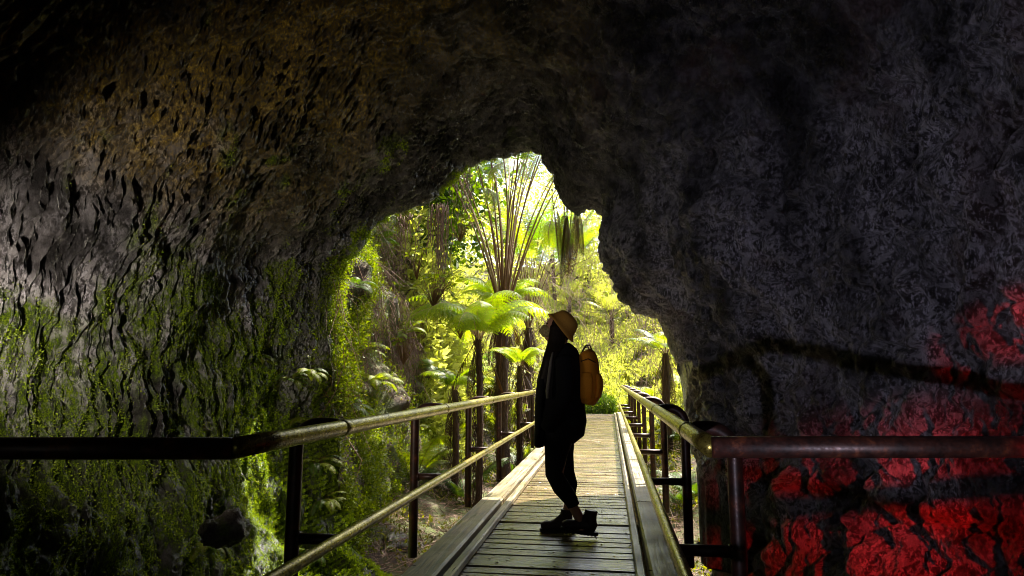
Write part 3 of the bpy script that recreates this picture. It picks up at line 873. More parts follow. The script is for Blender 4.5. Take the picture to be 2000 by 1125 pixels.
# longer front flap
loft(b_, [(q(1082, 692), 12 * u, 30 * u), (q(1073, 715), 16 * u, 40 * u), (q(1064, 745), 15 * u, 45 * u), (q(1060, 780), 14 * u, 46 * u), (q(1058, 820), 13 * u, 46 * u), (q(1056, 852), 12 * u, 44 * u), (q(1054, 871), 10 * u, 42 * u)], 20)
ell(b_, q(1122, 822), (24 * u, 50 * u, 22 * u))
for sg in (-1, 1):
    loft(b_, [(q(1104, 703, sg * 42 * u), 18 * u, 17 * u), (q(1108, 730, sg * 56 * u), 17 * u, 16 * u), (q(1108, 765, sg * 62 * u), 15 * u, 15 * u), (q(1100, 790, sg * 62 * u), 14 * u, 14 * u), (q(1080, 820, sg * 58 * u), 13 * u, 12 * u), (q(1070, 834, sg * 52 * u), 12 * u, 11 * u)], 16)
remesh(b_, 'coat', MAT['coat'], person, .008, 5)
# leggings
b_ = MB()
loft(b_, [(q(1098, 810, -16 * u), 40 * u, 34 * u), (q(1093, 850, -20 * u), 29 * u, 25 * u), (q(1087, 890, -22 * u), 21 * u, 20 * u), (q(1084, 922, -22 * u), 17 * u, 16 * u), (q(1098, 948, -22 * u), 17 * u, 15 * u), (q(1112, 966, -21 * u), 15 * u, 13.5 * u), (q(1119, 978, -20 * u), 12.5 * u, 12 * u), (q(1122, 985, -20 * u), 12 * u, 11.5 * u)], 20)
loft(b_, [(q(1100, 810, 16 * u), 40 * u, 34 * u), (q(1097, 850, 20 * u), 25 * u, 24 * u), (q(1102, 890, 22 * u), 17 * u, 19 * u), (q(1106, 925, 22 * u), 14.5 * u, 16 * u), (q(1113, 950, 22 * u), 14 * u, 14 * u), (q(1112, 968, 22 * u), 11 * u, 12 * u), (q(1108, 980, 22 * u), 9.5 * u, 10 * u), (q(1107, 986, 22 * u), 9.5 * u, 10 * u)], 20)
remesh(b_, 'leggings', MAT['legging'], person, .007, 4)
# hair: long, down the front
b_ = MB()
ell(b_, q(1096, 640), (27 * u, 24 * u, 31 * u), tilt)
for sg in (-1, 1):
    loft(b_, [(q(1092, 640, sg * 14 * u), 17 * u, 12 * u), (q(1088, 672, sg * 20 * u), 17 * u, 12 * u), (q(1078, 705, sg * 30 * u), 16 * u, 12 * u), (q(1068, 740, sg * 34 * u), 13 * u, 10 * u), (q(1062, 770, sg * 34 * u), 9 * u, 7 * u), (q(1060, 790, sg * 33 * u), 3 * u, 3 * u)], 16)
remesh(b_, 'hair', MAT['hair'], person, .007, 3)
# mask over nose and chin
b_ = MB()
ell(b_, q(1074, 648), (19.0 * u, 18 * u, 15 * u), tilt)
loft(b_, [(q(1064, 636), 4 * u, 4 * u), (q(1057, 647), 6 * u, 6 * u), (q(1064, 656), 5 * u, 6 * u)], 10)
remesh(b_, 'face_mask', MAT['mask'], person, .005, 2)
eyem = cloth('dark_eye', (.01, .01, .01), (.02, .02, .02), .2)
for sg in (-1, 1):
    b_ = MB(); ell(b_, q(1070, 633, sg * 9 * u), (2.6 * u, 3.4 * u, 1.6 * u), tilt)
    o = b_.build('eye', eyem, person); o.data.transform(Matrix.Translation(-Vector(person.location)))
# bucket hat: crown + drooping brim as one thin shell, tipped back
def hat():
    n = 40; prof = [(0, 29), (10, 28.5), (18, 26), (23, 21), (26, 13), (28.5, 6), (32, 1), (37.5, -4), (37, -5), (31, -.5), (27, 5), (24.5, 12), (21.5, 19), (16, 24), (0, 26)]
    vs = []; fs = []
    A = Matrix.Rotation(R(49), 3, 'Y')
    c0 = q(1097, 637)
    for r_, z_ in prof:
        for k_ in range(n):
            an = 2 * math.pi * k_ / n
            wob = 1 + .02 * math.sin(3 * an + 1) * (z_ < 0)
            vs.append(c0 + A @ Vector((r_ * 1.02 * u * math.cos(an) * wob, r_ * .92 * u * math.sin(an) * wob, (z_ * 1.02 + (1.5 * math.sin(2 * an) if z_ < -3 else 0)) * u)))
    for i in range(len(prof) - 1):
        for k_ in range(n):
            k2 = (k_ + 1) % n
            fs.append((i * n + k_, (i + 1) * n + k_, (i + 1) * n + k2, i * n + k2))
    h_ = MB(); h_.add(vs, fs)
    o_ = h_.build('bucket_hat', MAT['hat'], person); o_.data.transform(Matrix.Translation(-Vector(person.location)))
hat()
# boots
def boot(base, s, pitch, label=None):
    """base = heel point on the ground, toe towards -x"""
    L = 66 * u * s
    A = Matrix.Rotation(R(pitch), 3, 'Y')
    def P(x, y, z): return base + A @ Vector((x, y, z))
    t_ = MB()
    loft(t_, [(P(.02 * L, 0, .22 * L), .20 * L, .15 * L), (P(-.02 * L, 0, .40 * L), .19 * L, .155 * L), (P(-.01 * L, 0, .56 * L), .175 * L, .16 * L), (P(0, 0, .64 * L), .19 * L, .165 * L), (P(0, 0, .67 * L), .17 * L, .15 * L)], 18)
    loft(t_, [(P(-.05 * L, 0, .46 * L), .15 * L, .12 * L), (P(-.22 * L, 0, .34 * L), .13 * L, .13 * L), (P(-.42 * L, 0, .20 * L), .10 * L, .14 * L)], 16)
    loft(t_, [(P(.17 * L, 0, .17 * L), .12 * L, .11 * L), (P(.05 * L, 0, .22 * L), .20 * L, .15 * L), (P(-.22 * L, 0, .24 * L), .18 * L, .16 * L), (P(-.46 * L, 0, .19 * L), .14 * L, .17 * L), (P(-.66 * L, 0, .18 * L), .13 * L, .16 * L), (P(-.78 * L, 0, .16 * L), .08 * L, .11 * L)], 18)
    o_ = remesh(t_, 'boot', MAT['boot'], person, .005, 3)
    s_ = MB()
    n = 24; outl = []
    for k_ in range(n):
        an = 2 * math.pi * k_ / n
        x_ = -.28 * L + .54 * L * math.cos(an); w_ = (.175 - .03 * math.cos(an)) * L * math.copysign(abs(math.sin(an)) ** .7, math.sin(an))
        outl.append((x_, w_))
    vs = [P(x_, w_, 0.0) for x_, w_ in outl] + [P(x_ * 1.02, w_ * 1.04, .06 * L) for x_, w_ in outl] + [P(x_, w_, .09 * L) for x_, w_ in outl]
    fs = [tuple(range(n - 1, -1, -1)), tuple(2 * n + k_ for k_ in range(n))]
    for i in range(2):
        for k_ in range(n):
            k2 = (k_ + 1) % n; fs.append((i * n + k_, i * n + k2, (i + 1) * n + k2, (i + 1) * n + k_))
    s_.add(vs, fs)
    for k_ in range(10): s_.box(P(-.72 * L + k_ * .10 * L, 0, -.005 * L), (.055 * L, .28 * L, .03 * L), A)
    so = s_.build('sole', MAT['sole'], o_, smooth=False); so.data.transform(Matrix.Translation(-Vector(person.location)))
    lc = MB()
    for k_ in range(5):
        z_ = .34 * L + k_ * .07 * L; x_ = -.20 * L + k_ * .012 * L
        lc.tube([P(x_, -.10 * L, z_), P(x_ - .03 * L, 0, z_ + .02 * L), P(x_, .10 * L, z_ + .03 * L)], .010 * L, 6)
    lc.tube([P(-.17 * L, -.03 * L, .64 * L), P(-.30 * L, -.06 * L, .66 * L), P(-.34 * L, -.07 * L, .56 * L)], .008 * L, 6)
    lo = lc.build('lace', MAT['sole'], o_); lo.data.transform(Matrix.Translation(-Vector(person.location)))
bz = u * 2.0
f1_ = at_z(1110, 1035, 0); f2_ = at_z(1146, 1049, 0)
b1 = q(1106, 1036, 22 * u); b1.z = .003
boot(b1, .98, 0)
b2 = q(1151, 1041, -20 * u); b2.z = .03
boot(b2, 1.0, 7)

# ------------------------------------------------------------ backpack
bp = empty('backpack', q(1150, 740)); tag(bp, 'ochre yellow backpack worn on the back of the standing person', 'backpack')
b_ = MB()
loft(b_, [(q(1143, 686), 12 * u, 30 * u), (q(1146, 692), 17 * u, 36 * u), (q(1149, 705), 20 * u, 39 * u), (q(1150, 730), 21 * u, 40 * u), (q(1150, 760), 22 * u, 40 * u), (q(1149, 780), 20 * u, 38 * u), (q(1147, 789), 14 * u, 32 * u)], 28)
remesh(b_, 'pack_body', MAT['pack'], bp, .006, 4)
b_ = MB()
loft(b_, [(q(1166, 730), 6 * u, 26 * u), (q(1168, 738), 9 * u, 30 * u), (q(1169, 755), 9.5 * u, 31 * u), (q(1166, 772), 9 * u, 30 * u), (q(1162, 780), 5 * u, 26 * u)], 22)
remesh(b_, 'front_pocket', MAT['pack'], bp, .005, 3)
b_ = MB()
loft(b_, [(q(1147, 728, -39 * u), 9 * u, 4 * u), (q(1147, 738, -41 * u), 12 * u, 6 * u), (q(1147, 765, -41 * u), 12 * u, 6 * u), (q(1146, 778, -39 * u), 10 * u, 4 * u)], 18)
remesh(b_, 'side_pocket', MAT['pack'], bp, .005, 2)
def padd(mb_, name, mat, parent=bp):
    o_ = mb_.build(name, mat, parent); o_.data.transform(Matrix.Translation(-Vector(parent.location))); return o_
b_ = MB()
b_.tube([q(1136, 690, -10 * u), q(1144, 676, -9 * u), q(1152, 674, -5 * u), q(1156, 684, -2 * u), q(1158, 694, -2 * u)], 1.6 * u, 8)
b_.tube([q(1136, 690, 10 * u), q(1141, 679, 9 * u), q(1148, 677, 5 * u), q(1153, 688, 2 * u)], 1.6 * u, 8)
padd(b_, 'handle', MAT['packdark'])
b_ = MB(); b_.tube([q(1136, 707, -40.6 * u), q(1150, 702, -41 * u), q(1164, 709, -36 * u)], 1.0 * u, 6); padd(b_, 'zip', MAT['packdark'])
for sg in (-1, 1):
    b_ = MB()
    pts = [q(1084, 690, sg * 46 * u), q(1081, 705, sg * 52 * u), q(1079, 725, sg * 58 * u), q(1077, 745, sg * 60 * u), q(1075, 762, sg * 60 * u), q(1075, 776, sg * 58 * u)]
    b_.tube(pts, [2.2 * u, 2.8 * u, 3.4 * u, 3.6 * u, 3.8 * u, 3.4 * u], 10)
    padd(b_, 'shoulder_strap', MAT['strap'])

# ------------------------------------------------------------ ferns and trees
def frond_mesh(name, L=1.5, bare=.3, npin=20, pin=.32, arch=60, start=70, pinn=12, leafm='leaf_bright', stemm='stipe', r0=.010, droop=.25, seed=0, curl=0.0):
    """arching frond in its x-z plane, growing from the origin; bipinnate leaf on its outer part"""
    rnd = random.Random(seed)
    mb_ = MB(); N_ = 26; pts = []; p = Vector((0, 0, 0)); ang = R(start); side = 0.0
    sw = rnd.uniform(-.25, .25)
    for i in range(N_ + 1):
        pts.append(p.copy()); t = i / N_
        ang_t = R(start) - R(arch) * (t ** 1.6)
        p = p + Vector((math.cos(ang_t), sw * t * .5, math.sin(ang_t))).normalized() * (L / N_)
    mb_.tube(pts, [r0 * (1 - .85 * i / N_) + .0008 for i in range(N_ + 1)], 6, 1)
    def cp(t):
        x = t * N_; i = min(int(x), N_ - 1); f_ = x - i
        return pts[i].lerp(pts[i + 1], f_), (pts[i + 1] - pts[i]).normalized()
    for k_ in range(npin):
        t = bare + (1 - bare) * (k_ + .5) / npin
        s = (k_ + .5) / npin
        c, tg = cp(t)
        env = (math.sin(math.pi * min(1, .28 + .72 * s) ** 1.0) ** .8) if s > .0 else .2
        env = max(env, .06)
        w = pin * env
        up_ = Vector((0, 1, 0)).cross(tg); up_ = -up_ if up_.z < 0 else up_
        for sg in (-1, 1):
            d0 = (Vector((0, sg, 0)) * 1.0 + tg * .45).normalized()
            wl = w * rnd.uniform(.85, 1.08)
            np_ = max(4, int(pinn * (.4 + .6 * env)))
            q0 = c.copy(); dd = d0.copy()
            step = wl / np_
            for j in range(np_):
                dd = (dd + Vector((0, 0, -droop / np_ * 2.2)) + tg * .01).normalized()
                q1 = q0 + dd * step
                pw_ = wl * .17 * (1 - (j / np_) ** 1.5) + .004
                nrm = up_
                for s2 in (-1, 1):
                    sd_ = dd.cross(nrm).normalized() * s2
                    tip = q0 + dd * step * .85 + sd_ * pw_ * rnd.uniform(.85, 1.1) - nrm * pw_ * .15
                    mb_.add([q0, q0 + dd * step * .12 + sd_ * pw_ * .45, tip, q1 + sd_ * pw_ * .12], [(0, 1, 2, 3)], 0)
                q0 = q1
    return mb_.mesh(name, [MAT[leafm], MAT[stemm]], False)
def ring_fronds(parent, meshes, n, z=0, name='frond', tiltr=(0, 0), sc=(.85, 1.1), az=(0, 360), seed=0, zr=.02):
    rnd = random.Random(seed); out = []
    for i in range(n):
        o_ = bpy.data.objects.new(name, rnd.choice(meshes)); col.objects.link(o_); o_.parent = parent
        a = R(az[0] + (az[1] - az[0]) * (i + rnd.uniform(-.3, .3)) / n)
        o_.location = (math.cos(a) * zr, math.sin(a) * zr, z + rnd.uniform(-.04, .04))
        o_.rotation_euler = Euler((rnd.uniform(-.12, .12), R(rnd.uniform(*tiltr)), a), 'XYZ')
        s = rnd.uniform(*sc); o_.scale = (s, s, s); out.append(o_)
    return out
def trunk(parent, h, r0, r1, bend=.1, seed=0, zb=0.0, mat='trunk'):
    rnd = random.Random(seed); nz_, na = 26, 18; vs = []
    bx_, by_ = rnd.uniform(-bend, bend), rnd.uniform(-bend, bend)
    for i in range(nz_ + 1):
        t = i / nz_; z_ = zb - h * (1 - t)
        cx = bx_ * math.sin(math.pi * t); cy = by_ * math.sin(math.pi * t)
        r_ = r0 + (r1 - r0) * t
        for k_ in range(na):
            an = 2 * math.pi * k_ / na
            rr = r_ * (1 + rnd.uniform(-.16, .16) + .1 * math.sin(an * 5 + t * 9))
            vs.append((cx + rr * math.cos(an), cy + rr * math.sin(an), z_ + rnd.uniform(-.01, .01)))
    f_ = grid_faces(nz_ + 1, na, True)
    me = mesh_np('trunk', np.array(vs), f_, [MAT[mat]])
    tr_ = link('trunk', me, parent)
    if h > .5:
        n_ = int(240 * h); a_ = RNG.random(n_) * 6.283; z_ = zb - h * RNG.random(n_)
        P_ = np.c_[np.cos(a_) * r0 * .9, np.sin(a_) * r0 * .9, z_]
        D_ = np.c_[np.cos(a_) * .35, np.sin(a_) * .35, -np.ones(n_) * RNG.choice([1, 1, -1], n_)]
        link('trunk_fibres', sticks('trunk_fibres', P_, D_, .05 + .22 * RNG.random(n_), np.full(n_, .005), MAT[mat]), tr_)
    return tr_
from mathutils.kdtree import KDTree
kd = KDTree(HP[::2, ::2].reshape(-1, 3).shape[0])
for i_, p_ in enumerate(HP[::2, ::2].reshape(-1, 3)): kd.insert((p_[0], p_[1], 0), i_)
kd.balance(); HPf = HP[::2, ::2].reshape(-1, 3)
def G(x, y):
    g = float(gz(np.array([x]), np.array([y]))[0])
    if y > 12:
        co_, i_, d_ = kd.find((x, y, 0))
        if d_ < .35: g = max(g, float(HPf[i_][2]))
    return g

tall = [frond_mesh('tall_frond', 5.3, .62, 20, .50, a, 84, 12, lm, sm_, .020, .3, i) for i, (a, lm, sm_) in enumerate(((48, 'leaf_yellow', 'stipe'), (60, 'leaf_bright', 'stipe_pale'), (38, 'leaf_bright', 'stipe'), (70, 'leaf_yellow', 'stipe_pale')))]
wide = [frond_mesh('frond', 1.45, .14, 19, .34, a, 58, 11, 'leaf_lime', 'stipe_pale', .009, .45, 10 + i) for i, a in enumerate((118, 142, 98))]
mid_ = [frond_mesh('frond', 1.1, .2, 18, .25, a, 62, 9, 'leaf_mid', 'stipe', .007, .3, 20 + i) for i, a in enumerate((80, 105))]
yel = [frond_mesh('frond', 1.2, .2, 18, .26, a, 60, 9, 'leaf_yellow', 'stipe', .007, .3, 30 + i) for i, a in enumerate((80, 100))]
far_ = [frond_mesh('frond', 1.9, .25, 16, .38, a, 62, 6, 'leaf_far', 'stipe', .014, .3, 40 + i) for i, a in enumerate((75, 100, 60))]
small = [frond_mesh('frond', .42, .12, 16, .10, a, 50, 8, 'leaf_yellow', 'stipe', .003, .3, 50 + i) for i, a in enumerate((80, 120))]
smallg = [frond_mesh('frond', .40, .12, 16, .10, a, 50, 8, 'leaf_mid', 'stipe', .003, .3, 55 + i) for i, a in enumerate((90, 120))]
deadf = [frond_mesh('dead_frond', 1.5, .15, 20, .16, a, -55, 7, 'leaf_dead', 'stipe', .008, .8, 60 + i) for i, a in enumerate((30, 34))]

def tree_fern(px, py, Y, label, fr_meshes, nf, r=.11, tilt=(0, 0), dead=4, seed=0, sc=(.85, 1.1), group='tree ferns beyond the cave mouth'):
    c = at(px, py, Y); g_ = G(c.x, c.y)
    if Y > 17:
        while c.z - g_ > 1.5 and Y < 44: Y += .5; c = at(px, py, Y); g_ = G(c.x, c.y)
        g_ = max(g_, c.z - 2.2)
    t = empty('tree_fern', (c.x, c.y, g_)); tag(t, label, 'tree fern', group)
    h = c.z - g_
    tr = trunk(t, h + .15, r * 1.15, r * .85, .05, seed, h)
    ring_fronds(t, fr_meshes, nf, h, 'frond', tilt, sc, seed=seed, zr=r * .5)
    if dead: ring_fronds(t, deadf, dead, h - .05, 'dead_frond', (-10, 15), (.5, .9), seed=seed + 1, zr=r * .8)
    return t
t1_ = tree_fern(984, 612, 12.5, 'tallest tree fern, a vase of long upright brown stems over a dark trunk', [tall[0], tall[2], tall[1]], 26, .11, (-14, 16), 14, 3, (.9, 1.15))
# inner upright stems and two curled young fronds
for i, (dx, lean_) in enumerate(((.03, 4), (-.05, -3))):
    m_ = MB(); pts = []; h0 = G(at(984, 612, 12.5).x, 12.5)
    H = at(984, 612, 12.5).z - h0
    for k_ in range(20): pts.append(Vector((dx + .02 * math.sin(k_ * .3), -.1, H + k_ * .07)))
    e_ = pts[-1]
    for k_ in range(1, 22):
        a_ = k_ * .42; r_ = .09 * (1 - k_ / 26); pts.append(e_ + Vector((.09 - r_ * math.cos(a_), 0, r_ * math.sin(a_))))
    m_.tube(pts, [.018 - .0003 * k_ for k_ in range(len(pts))], 8)
    o_ = m_.build('curled_frond', MAT['stipe_pale'], t1_); o_.rotation_euler = (0, R(lean_ * .3), 0)
tree_fern(1032, 640, 16.0, 'tree fern with pale stems just behind the tall one', [tall[1], tall[3], tall[2]], 20, .10, (-12, 14), 10, 8, (.55, .8))
tree_fern(1112, 596, 22.0, 'smaller tree fern with thin spreading stems left of the standing person, over the hat', far_ + [tall[1]], 15, .08, (-25, 15), 3, 12, (.8, 1.2))
tree_fern(1194, 622, 25.0, 'slender tree fern with a bare brown trunk above the end of the boardwalk', far_ + [tall[1]], 13, .085, (-25, 15), 3, 15, (.8, 1.15))
t5 = tree_fern(934, 662, 9.3, 'low tree fern with broad arching bright green fronds behind the left handrail', wide, 15, .045, (-12, 14), 3, 22, (.8, 1.05))
tree_fern(1015, 715, 11.6, 'short tree fern tucked beside the main trunk behind the handrail', wide + yel, 12, .05, (-12, 14), 2, 61, (.5, .7))
tree_fern(888, 762, 10.6, 'short tree fern in the shade left of the low bright one', wide + mid_, 12, .05, (-12, 14), 2, 62, (.5, .7))
tree_fern(975, 600, 14.5, 'bright tree fern whose fronds spread behind the dark main trunk', wide, 13, .06, (-12, 14), 2, 63, (.8, 1.1))
tree_fern(1300, 690, 15.0, 'stunted tree fern beside the right edge of the cave mouth', mid_ + yel, 12, .08, (-5, 20), 4, 25, (.8, 1.0))
tree_fern(1255, 560, 20.0, 'tree fern spreading over the slope right of the boardwalk end', far_, 12, .08, (-5, 15), 3, 28, (.8, 1.1))
tree_fern(1150, 530, 28.0, 'far tree fern seen through the notch on the right of the mouth', far_, 14, .085, (-5, 15), 2, 31, (1.0, 1.3))
tree_fern(1075, 500, 30.0, 'far tree fern high behind the upright stems', far_, 14, .085, (-5, 15), 2, 35, (1.1, 1.5))
tree_fern(1010, 520, 24.0, 'far tree fern showing its pale fronds between the tall upright stems', far_, 12, .08, (0, 25), 2, 41, (.9, 1.2))

def fern(px, py, Y, label, meshes, n, sc=(.85, 1.1), tilt=(-5, 15), az=(0, 360), seed=0, X=None, group='ferns growing round the cave mouth', onwall=False, zoff=0):
    c = at(px, py, Y)
    t = empty('fern', (c.x, c.y, c.z + zoff)); tag(t, label, 'fern', group)
    ring_fronds(t, meshes, n, 0, 'frond', tilt, sc, az, seed)
    return t
def gfern(px, py, label, meshes, n, sc, seed, z0=-.9, **kw):
    c = at_z(px, py, z0); 
    for _ in range(4): c = at_z(px, py, G(c.x, c.y))
    t = empty('fern', (c.x, c.y, G(c.x, c.y))); tag(t, label, 'fern', 'ferns growing round the cave mouth')
    ring_fronds(t, meshes, n, .02, 'frond', (-5, 15), sc, seed=seed)
    return t
gfern(920, 905, 'yellow green fern below the left handrail near the brown posts', yel, 10, (.8, 1.0), 3)
gfern(985, 840, 'fern on the ground seen between the far left posts', yel + mid_, 9, (.8, 1.0), 4)
gfern(1330, 1000, 'green fern growing low under the right handrail', mid_, 7, (.35, .5), 5)
gfern(1245, 790, 'fern right of the far boardwalk end', yel, 9, (.8, 1.1), 6)
gfern(1290, 800, 'fern beside the right railing near its looped posts', mid_ + yel, 9, (.6, .9), 7)
gfern(830, 960, 'fern low on the littered ground beside the left kerb', mid_, 8, (.35, .5), 10)
gfern(790, 880, 'dark fern at the cliff foot behind the second left post', mid_, 9, (.5, .7), 11)
gfern(860, 905, 'yellowish fern between the second and third left posts', yel, 8, (.4, .6), 12)
gfern(1010, 800, 'fern crowding the far left handrail beside the person', yel, 9, (.6, .8), 13)
gfern(880, 850, 'dull green fern behind the left lower rail', mid_, 8, (.7, .9), 9)
rs0 = random.Random(5)
for k_ in range(34):
    left = k_ % 2 == 0
    y_ = rs0.uniform(10.5, 24); x_ = rs0.uniform(-3.6, -1.75) if left else rs0.uniform(1.2, 3.2)
    t = empty('fern', (x_, y_, G(x_, y_) - .02))
    tag(t, 'fern crowding the ground left of the boardwalk among the tree fern trunks' if left else 'fern crowding the ground right of the boardwalk railing', 'fern', 'ferns crowding the ground on the left' if left else 'ferns crowding the ground on the right')
    ring_fronds(t, [mid_, yel, yel][k_ % 3], 9, 0, 'frond', (-8, 12), (.6, 1.15), seed=500 + k_)
# ferns rooted in the cliff and the wall, fronds hanging into the opening
def wallx(Y, z):
    i = np.argmin((HY - Y) ** 2 + (HZ - z) ** 2 + 50 * (HX > 0)); return HP.reshape(-1, 3)[i]
def wall_fern(px, py, label, meshes, n, sc, seed, cat='fern', name='fern'):
    # find the cliff point that shows at this pixel
    best = None
    P = HP[:, HP.shape[1] * 0: 330].reshape(-1, 3)
    d_ = P - np.array(CL); cm = np.array(CM); cc = d_ @ cm
    sx_ = 1000 + FPX * cc[:, 0] / -cc[:, 2]; sy_ = 562.5 - FPX * cc[:, 1] / -cc[:, 2]
    e = (sx_ - px) ** 2 + (sy_ - py) ** 2 + 3 * (P[:, 1] - 8) ** 2; i = int(np.argmin(e)); c = P[i]
    t = empty(name, (c[0] + .03, c[1] - .02, c[2])); tag(t, label, cat, 'ferns growing round the cave mouth' if name == 'fern' else None)
    ring_fronds(t, meshes, n, 0, 'frond', (5, 40), sc, (-110, 60), seed)
    return t
wl = [(700, 690, 'bright fern drooping from the cliff low beside the left cave edge', small, 7, (1.0, 1.5)), (722, 745, 'drooping fern just under another on the left cliff', small, 6, (1.0, 1.4)), (790, 640, 'small pale green fern on the cliff left of the low tree fern', small, 7, (1, 1.3)),
      (680, 560, 'small fern high on the cliff at the left edge of the mouth', smallg, 6, (.8, 1.2)), (760, 560, 'fern tuft in the middle of the sunlit cliff', small, 7, (.9, 1.2)), (835, 470, 'fern hanging under the overhang beside brown roots', small, 6, (1, 1.4)),
      (740, 470, 'fern tuft under the left slope of the overhang', smallg, 7, (.8, 1.2)), (665, 790, 'dark fern tuft at the foot of the left cliff', smallg, 6, (.9, 1.3)), (820, 720, 'dark green fern in the shade behind the left handrail', smallg, 7, (1, 1.6)),
      (950, 420, 'bright green fern hanging beside the tall stems', small + wide[:1], 6, (1.0, 1.3)), (880, 600, 'yellowish fern at the cliff foot behind the low tree fern', yel, 6, (.5, .7))]
for i, w_ in enumerate(wl): wall_fern(w_[0], w_[1], w_[2], w_[3], w_[4], w_[5], 100 + i)

rs = random.Random(77)
slope_m = [frond_mesh('frond', 1.3, .12, 14, .30, a, 55, 6, lm, 'stipe', .008, .3, 80 + i) for i, (a, lm) in enumerate(((80, 'leaf_far'), (100, 'leaf_far'), (85, 'leaf_bright')))]
SI = [(i, j) for i in range(130) for j in range(520) if HP[i, j, 1] > 15 and -6 < HP[i, j, 0] < 9 and HP[i, j, 2] > -.3]
for k_ in range(110):
    i, j = rs.choice(SI); c = HP[i, j]
    t = empty('fern', (c[0], c[1], c[2])); tag(t, 'sunlit fern, one of the many covering the bright slope behind the boardwalk', 'fern', 'ferns covering the bright slope')
    ring_fronds(t, slope_m, 8, 0, 'frond', (-10, 15), (.9, 1.8), seed=300 + k_)
CVs = CV[150:630].reshape(-1, 3); CNs = CN[150:630].reshape(-1, 3)
CVs, CNs = CVs[CVs[:, 0] < -1.3], CNs[(CV[150:630].reshape(-1, 3))[:, 0] < -1.3]
def cave_at(px, py):
    cc = (CVs - np.array(CL)) @ np.array(CM)
    sx_ = 1000 + FPX * cc[:, 0] / -cc[:, 2]; sy_ = 562.5 - FPX * cc[:, 1] / -cc[:, 2]
    i = int(np.argmin((sx_ - px) ** 2 + (sy_ - py) ** 2)); return CVs[i], CNs[i]
for k_, (px, py, sc_, lb) in enumerate(((612, 830, .8, 'small fern on the cave wall just above the left post'), (620, 900, .9, 'drooping fern right of the nearest left post'), (640, 985, .8, 'fern hanging low behind the lower rail by the nearest left post'),
      (600, 1075, .7, 'fern at the bottom edge below the nearest bracket on the left'), (560, 740, .7, 'fern on the mossy wall above the bend of the left handrail'), (500, 700, .5, 'tiny fern high on the mossy wall left of the cave edge'), (385, 1065, .6, 'small leafy fern below the jutting boulder on the left wall'), (625, 730, .8, 'fern at the corner where the left wall turns outward'))):
    c, nn_ = cave_at(px, py); t = empty('fern', tuple(c + nn_ * .01)); tag(t, lb, 'fern', 'ferns growing round the cave mouth')
    a_ = math.degrees(math.atan2(nn_[1], nn_[0]))
    ring_fronds(t, small + smallg, 7, 0, 'frond', (10, 45), (sc_ * .7, sc_), (a_ - 85, a_ + 85), 200 + k_)
# fronds hanging in front of the opening from trees above the mouth
def hang_frond(px, py, Y, label, mesh, sc, rz, tiltd, name='fern_frond'):
    c = at(px, py, Y); o_ = bpy.data.objects.new(name, mesh); col.objects.link(o_)
    o_.location = c; o_.rotation_euler = Euler((0, R(tiltd), R(rz)), 'XYZ'); o_.scale = (sc,) * 3
    tag(o_, label, 'fern frond'); return o_

hang_frond(948, 365, 11.0, 'lime fern frond hanging in the opening left of the tall stems', small[0], 1.9, -60, 75)
hang_frond(985, 318, 11.3, 'lime fern frond hanging at the very top of the opening', small[1], 1.8, -130, 70)
hang_frond(1078, 425, 10.5, 'yellowish fern frond hanging straight down beside the dark dead fern', small[0], 1.9, -100, 95)
# dead fronds hanging from the overhang
hd = empty('hanging_dead_fern', at(1108, 400, 7.65)); tag(hd, 'dark dead fern fronds hanging from the rock nose of the overhang', 'dead fern')
hm = [frond_mesh('dead_frond', .95, .12, 18, .13, a, -84, 6, 'leaf_dead', 'stipe', .006, .9, 70 + i) for i, a in enumerate((4, 8, -3))]
for i, (dx, s) in enumerate(((-.17, .92), (-.13, .8), (-.04, .95), (0, 1.1), (.05, .9), (.10, .95), (.13, .7), (-.02, .8), (.07, .6))):
    o_ = bpy.data.objects.new('dead_frond', hm[i % 3]); col.objects.link(o_); o_.parent = hd
    o_.location = (dx, .02 * i, 0); o_.scale = (s, s, s); o_.rotation_euler = (0, 0, R(50 * i))
# hanging root column in the opening
def root_col(px, py0, py1, Y, n, spread, label, seed):
    rnd = random.Random(seed); a = at(px, py0, Y); b = at(px, py1, Y)
    t = empty('hanging_root', a); tag(t, label, 'hanging roots')
    m_ = MB()
    for i in range(n):
        x, y = rnd.gauss(0, spread), rnd.gauss(0, spread); L = (a.z - b.z) * rnd.uniform(.5, 1.05)
        pts = [Vector((x * (1 - .4 * k_ / 9) + rnd.gauss(0, .022), y + rnd.gauss(0, .022), -L * k_ / 9)) for k_ in range(10)]
        m_.tube(pts, [rnd.uniform(.003, .009) * (1 - .08 * k_) for k_ in range(10)], 5)
    m_.build('root_strands', MAT['root'], t); return t
root_col(862, 400, 690, 9.2, 34, .075, 'thick dark column of hanging roots in front of the cliff', 3)
root_col(905, 330, 470, 9.6, 20, .16, 'thin veil of roots hanging at the upper left of the opening', 4)
root_col(800, 420, 560, 8.4, 14, .10, 'sparse fine roots hanging from the left of the overhang', 5)

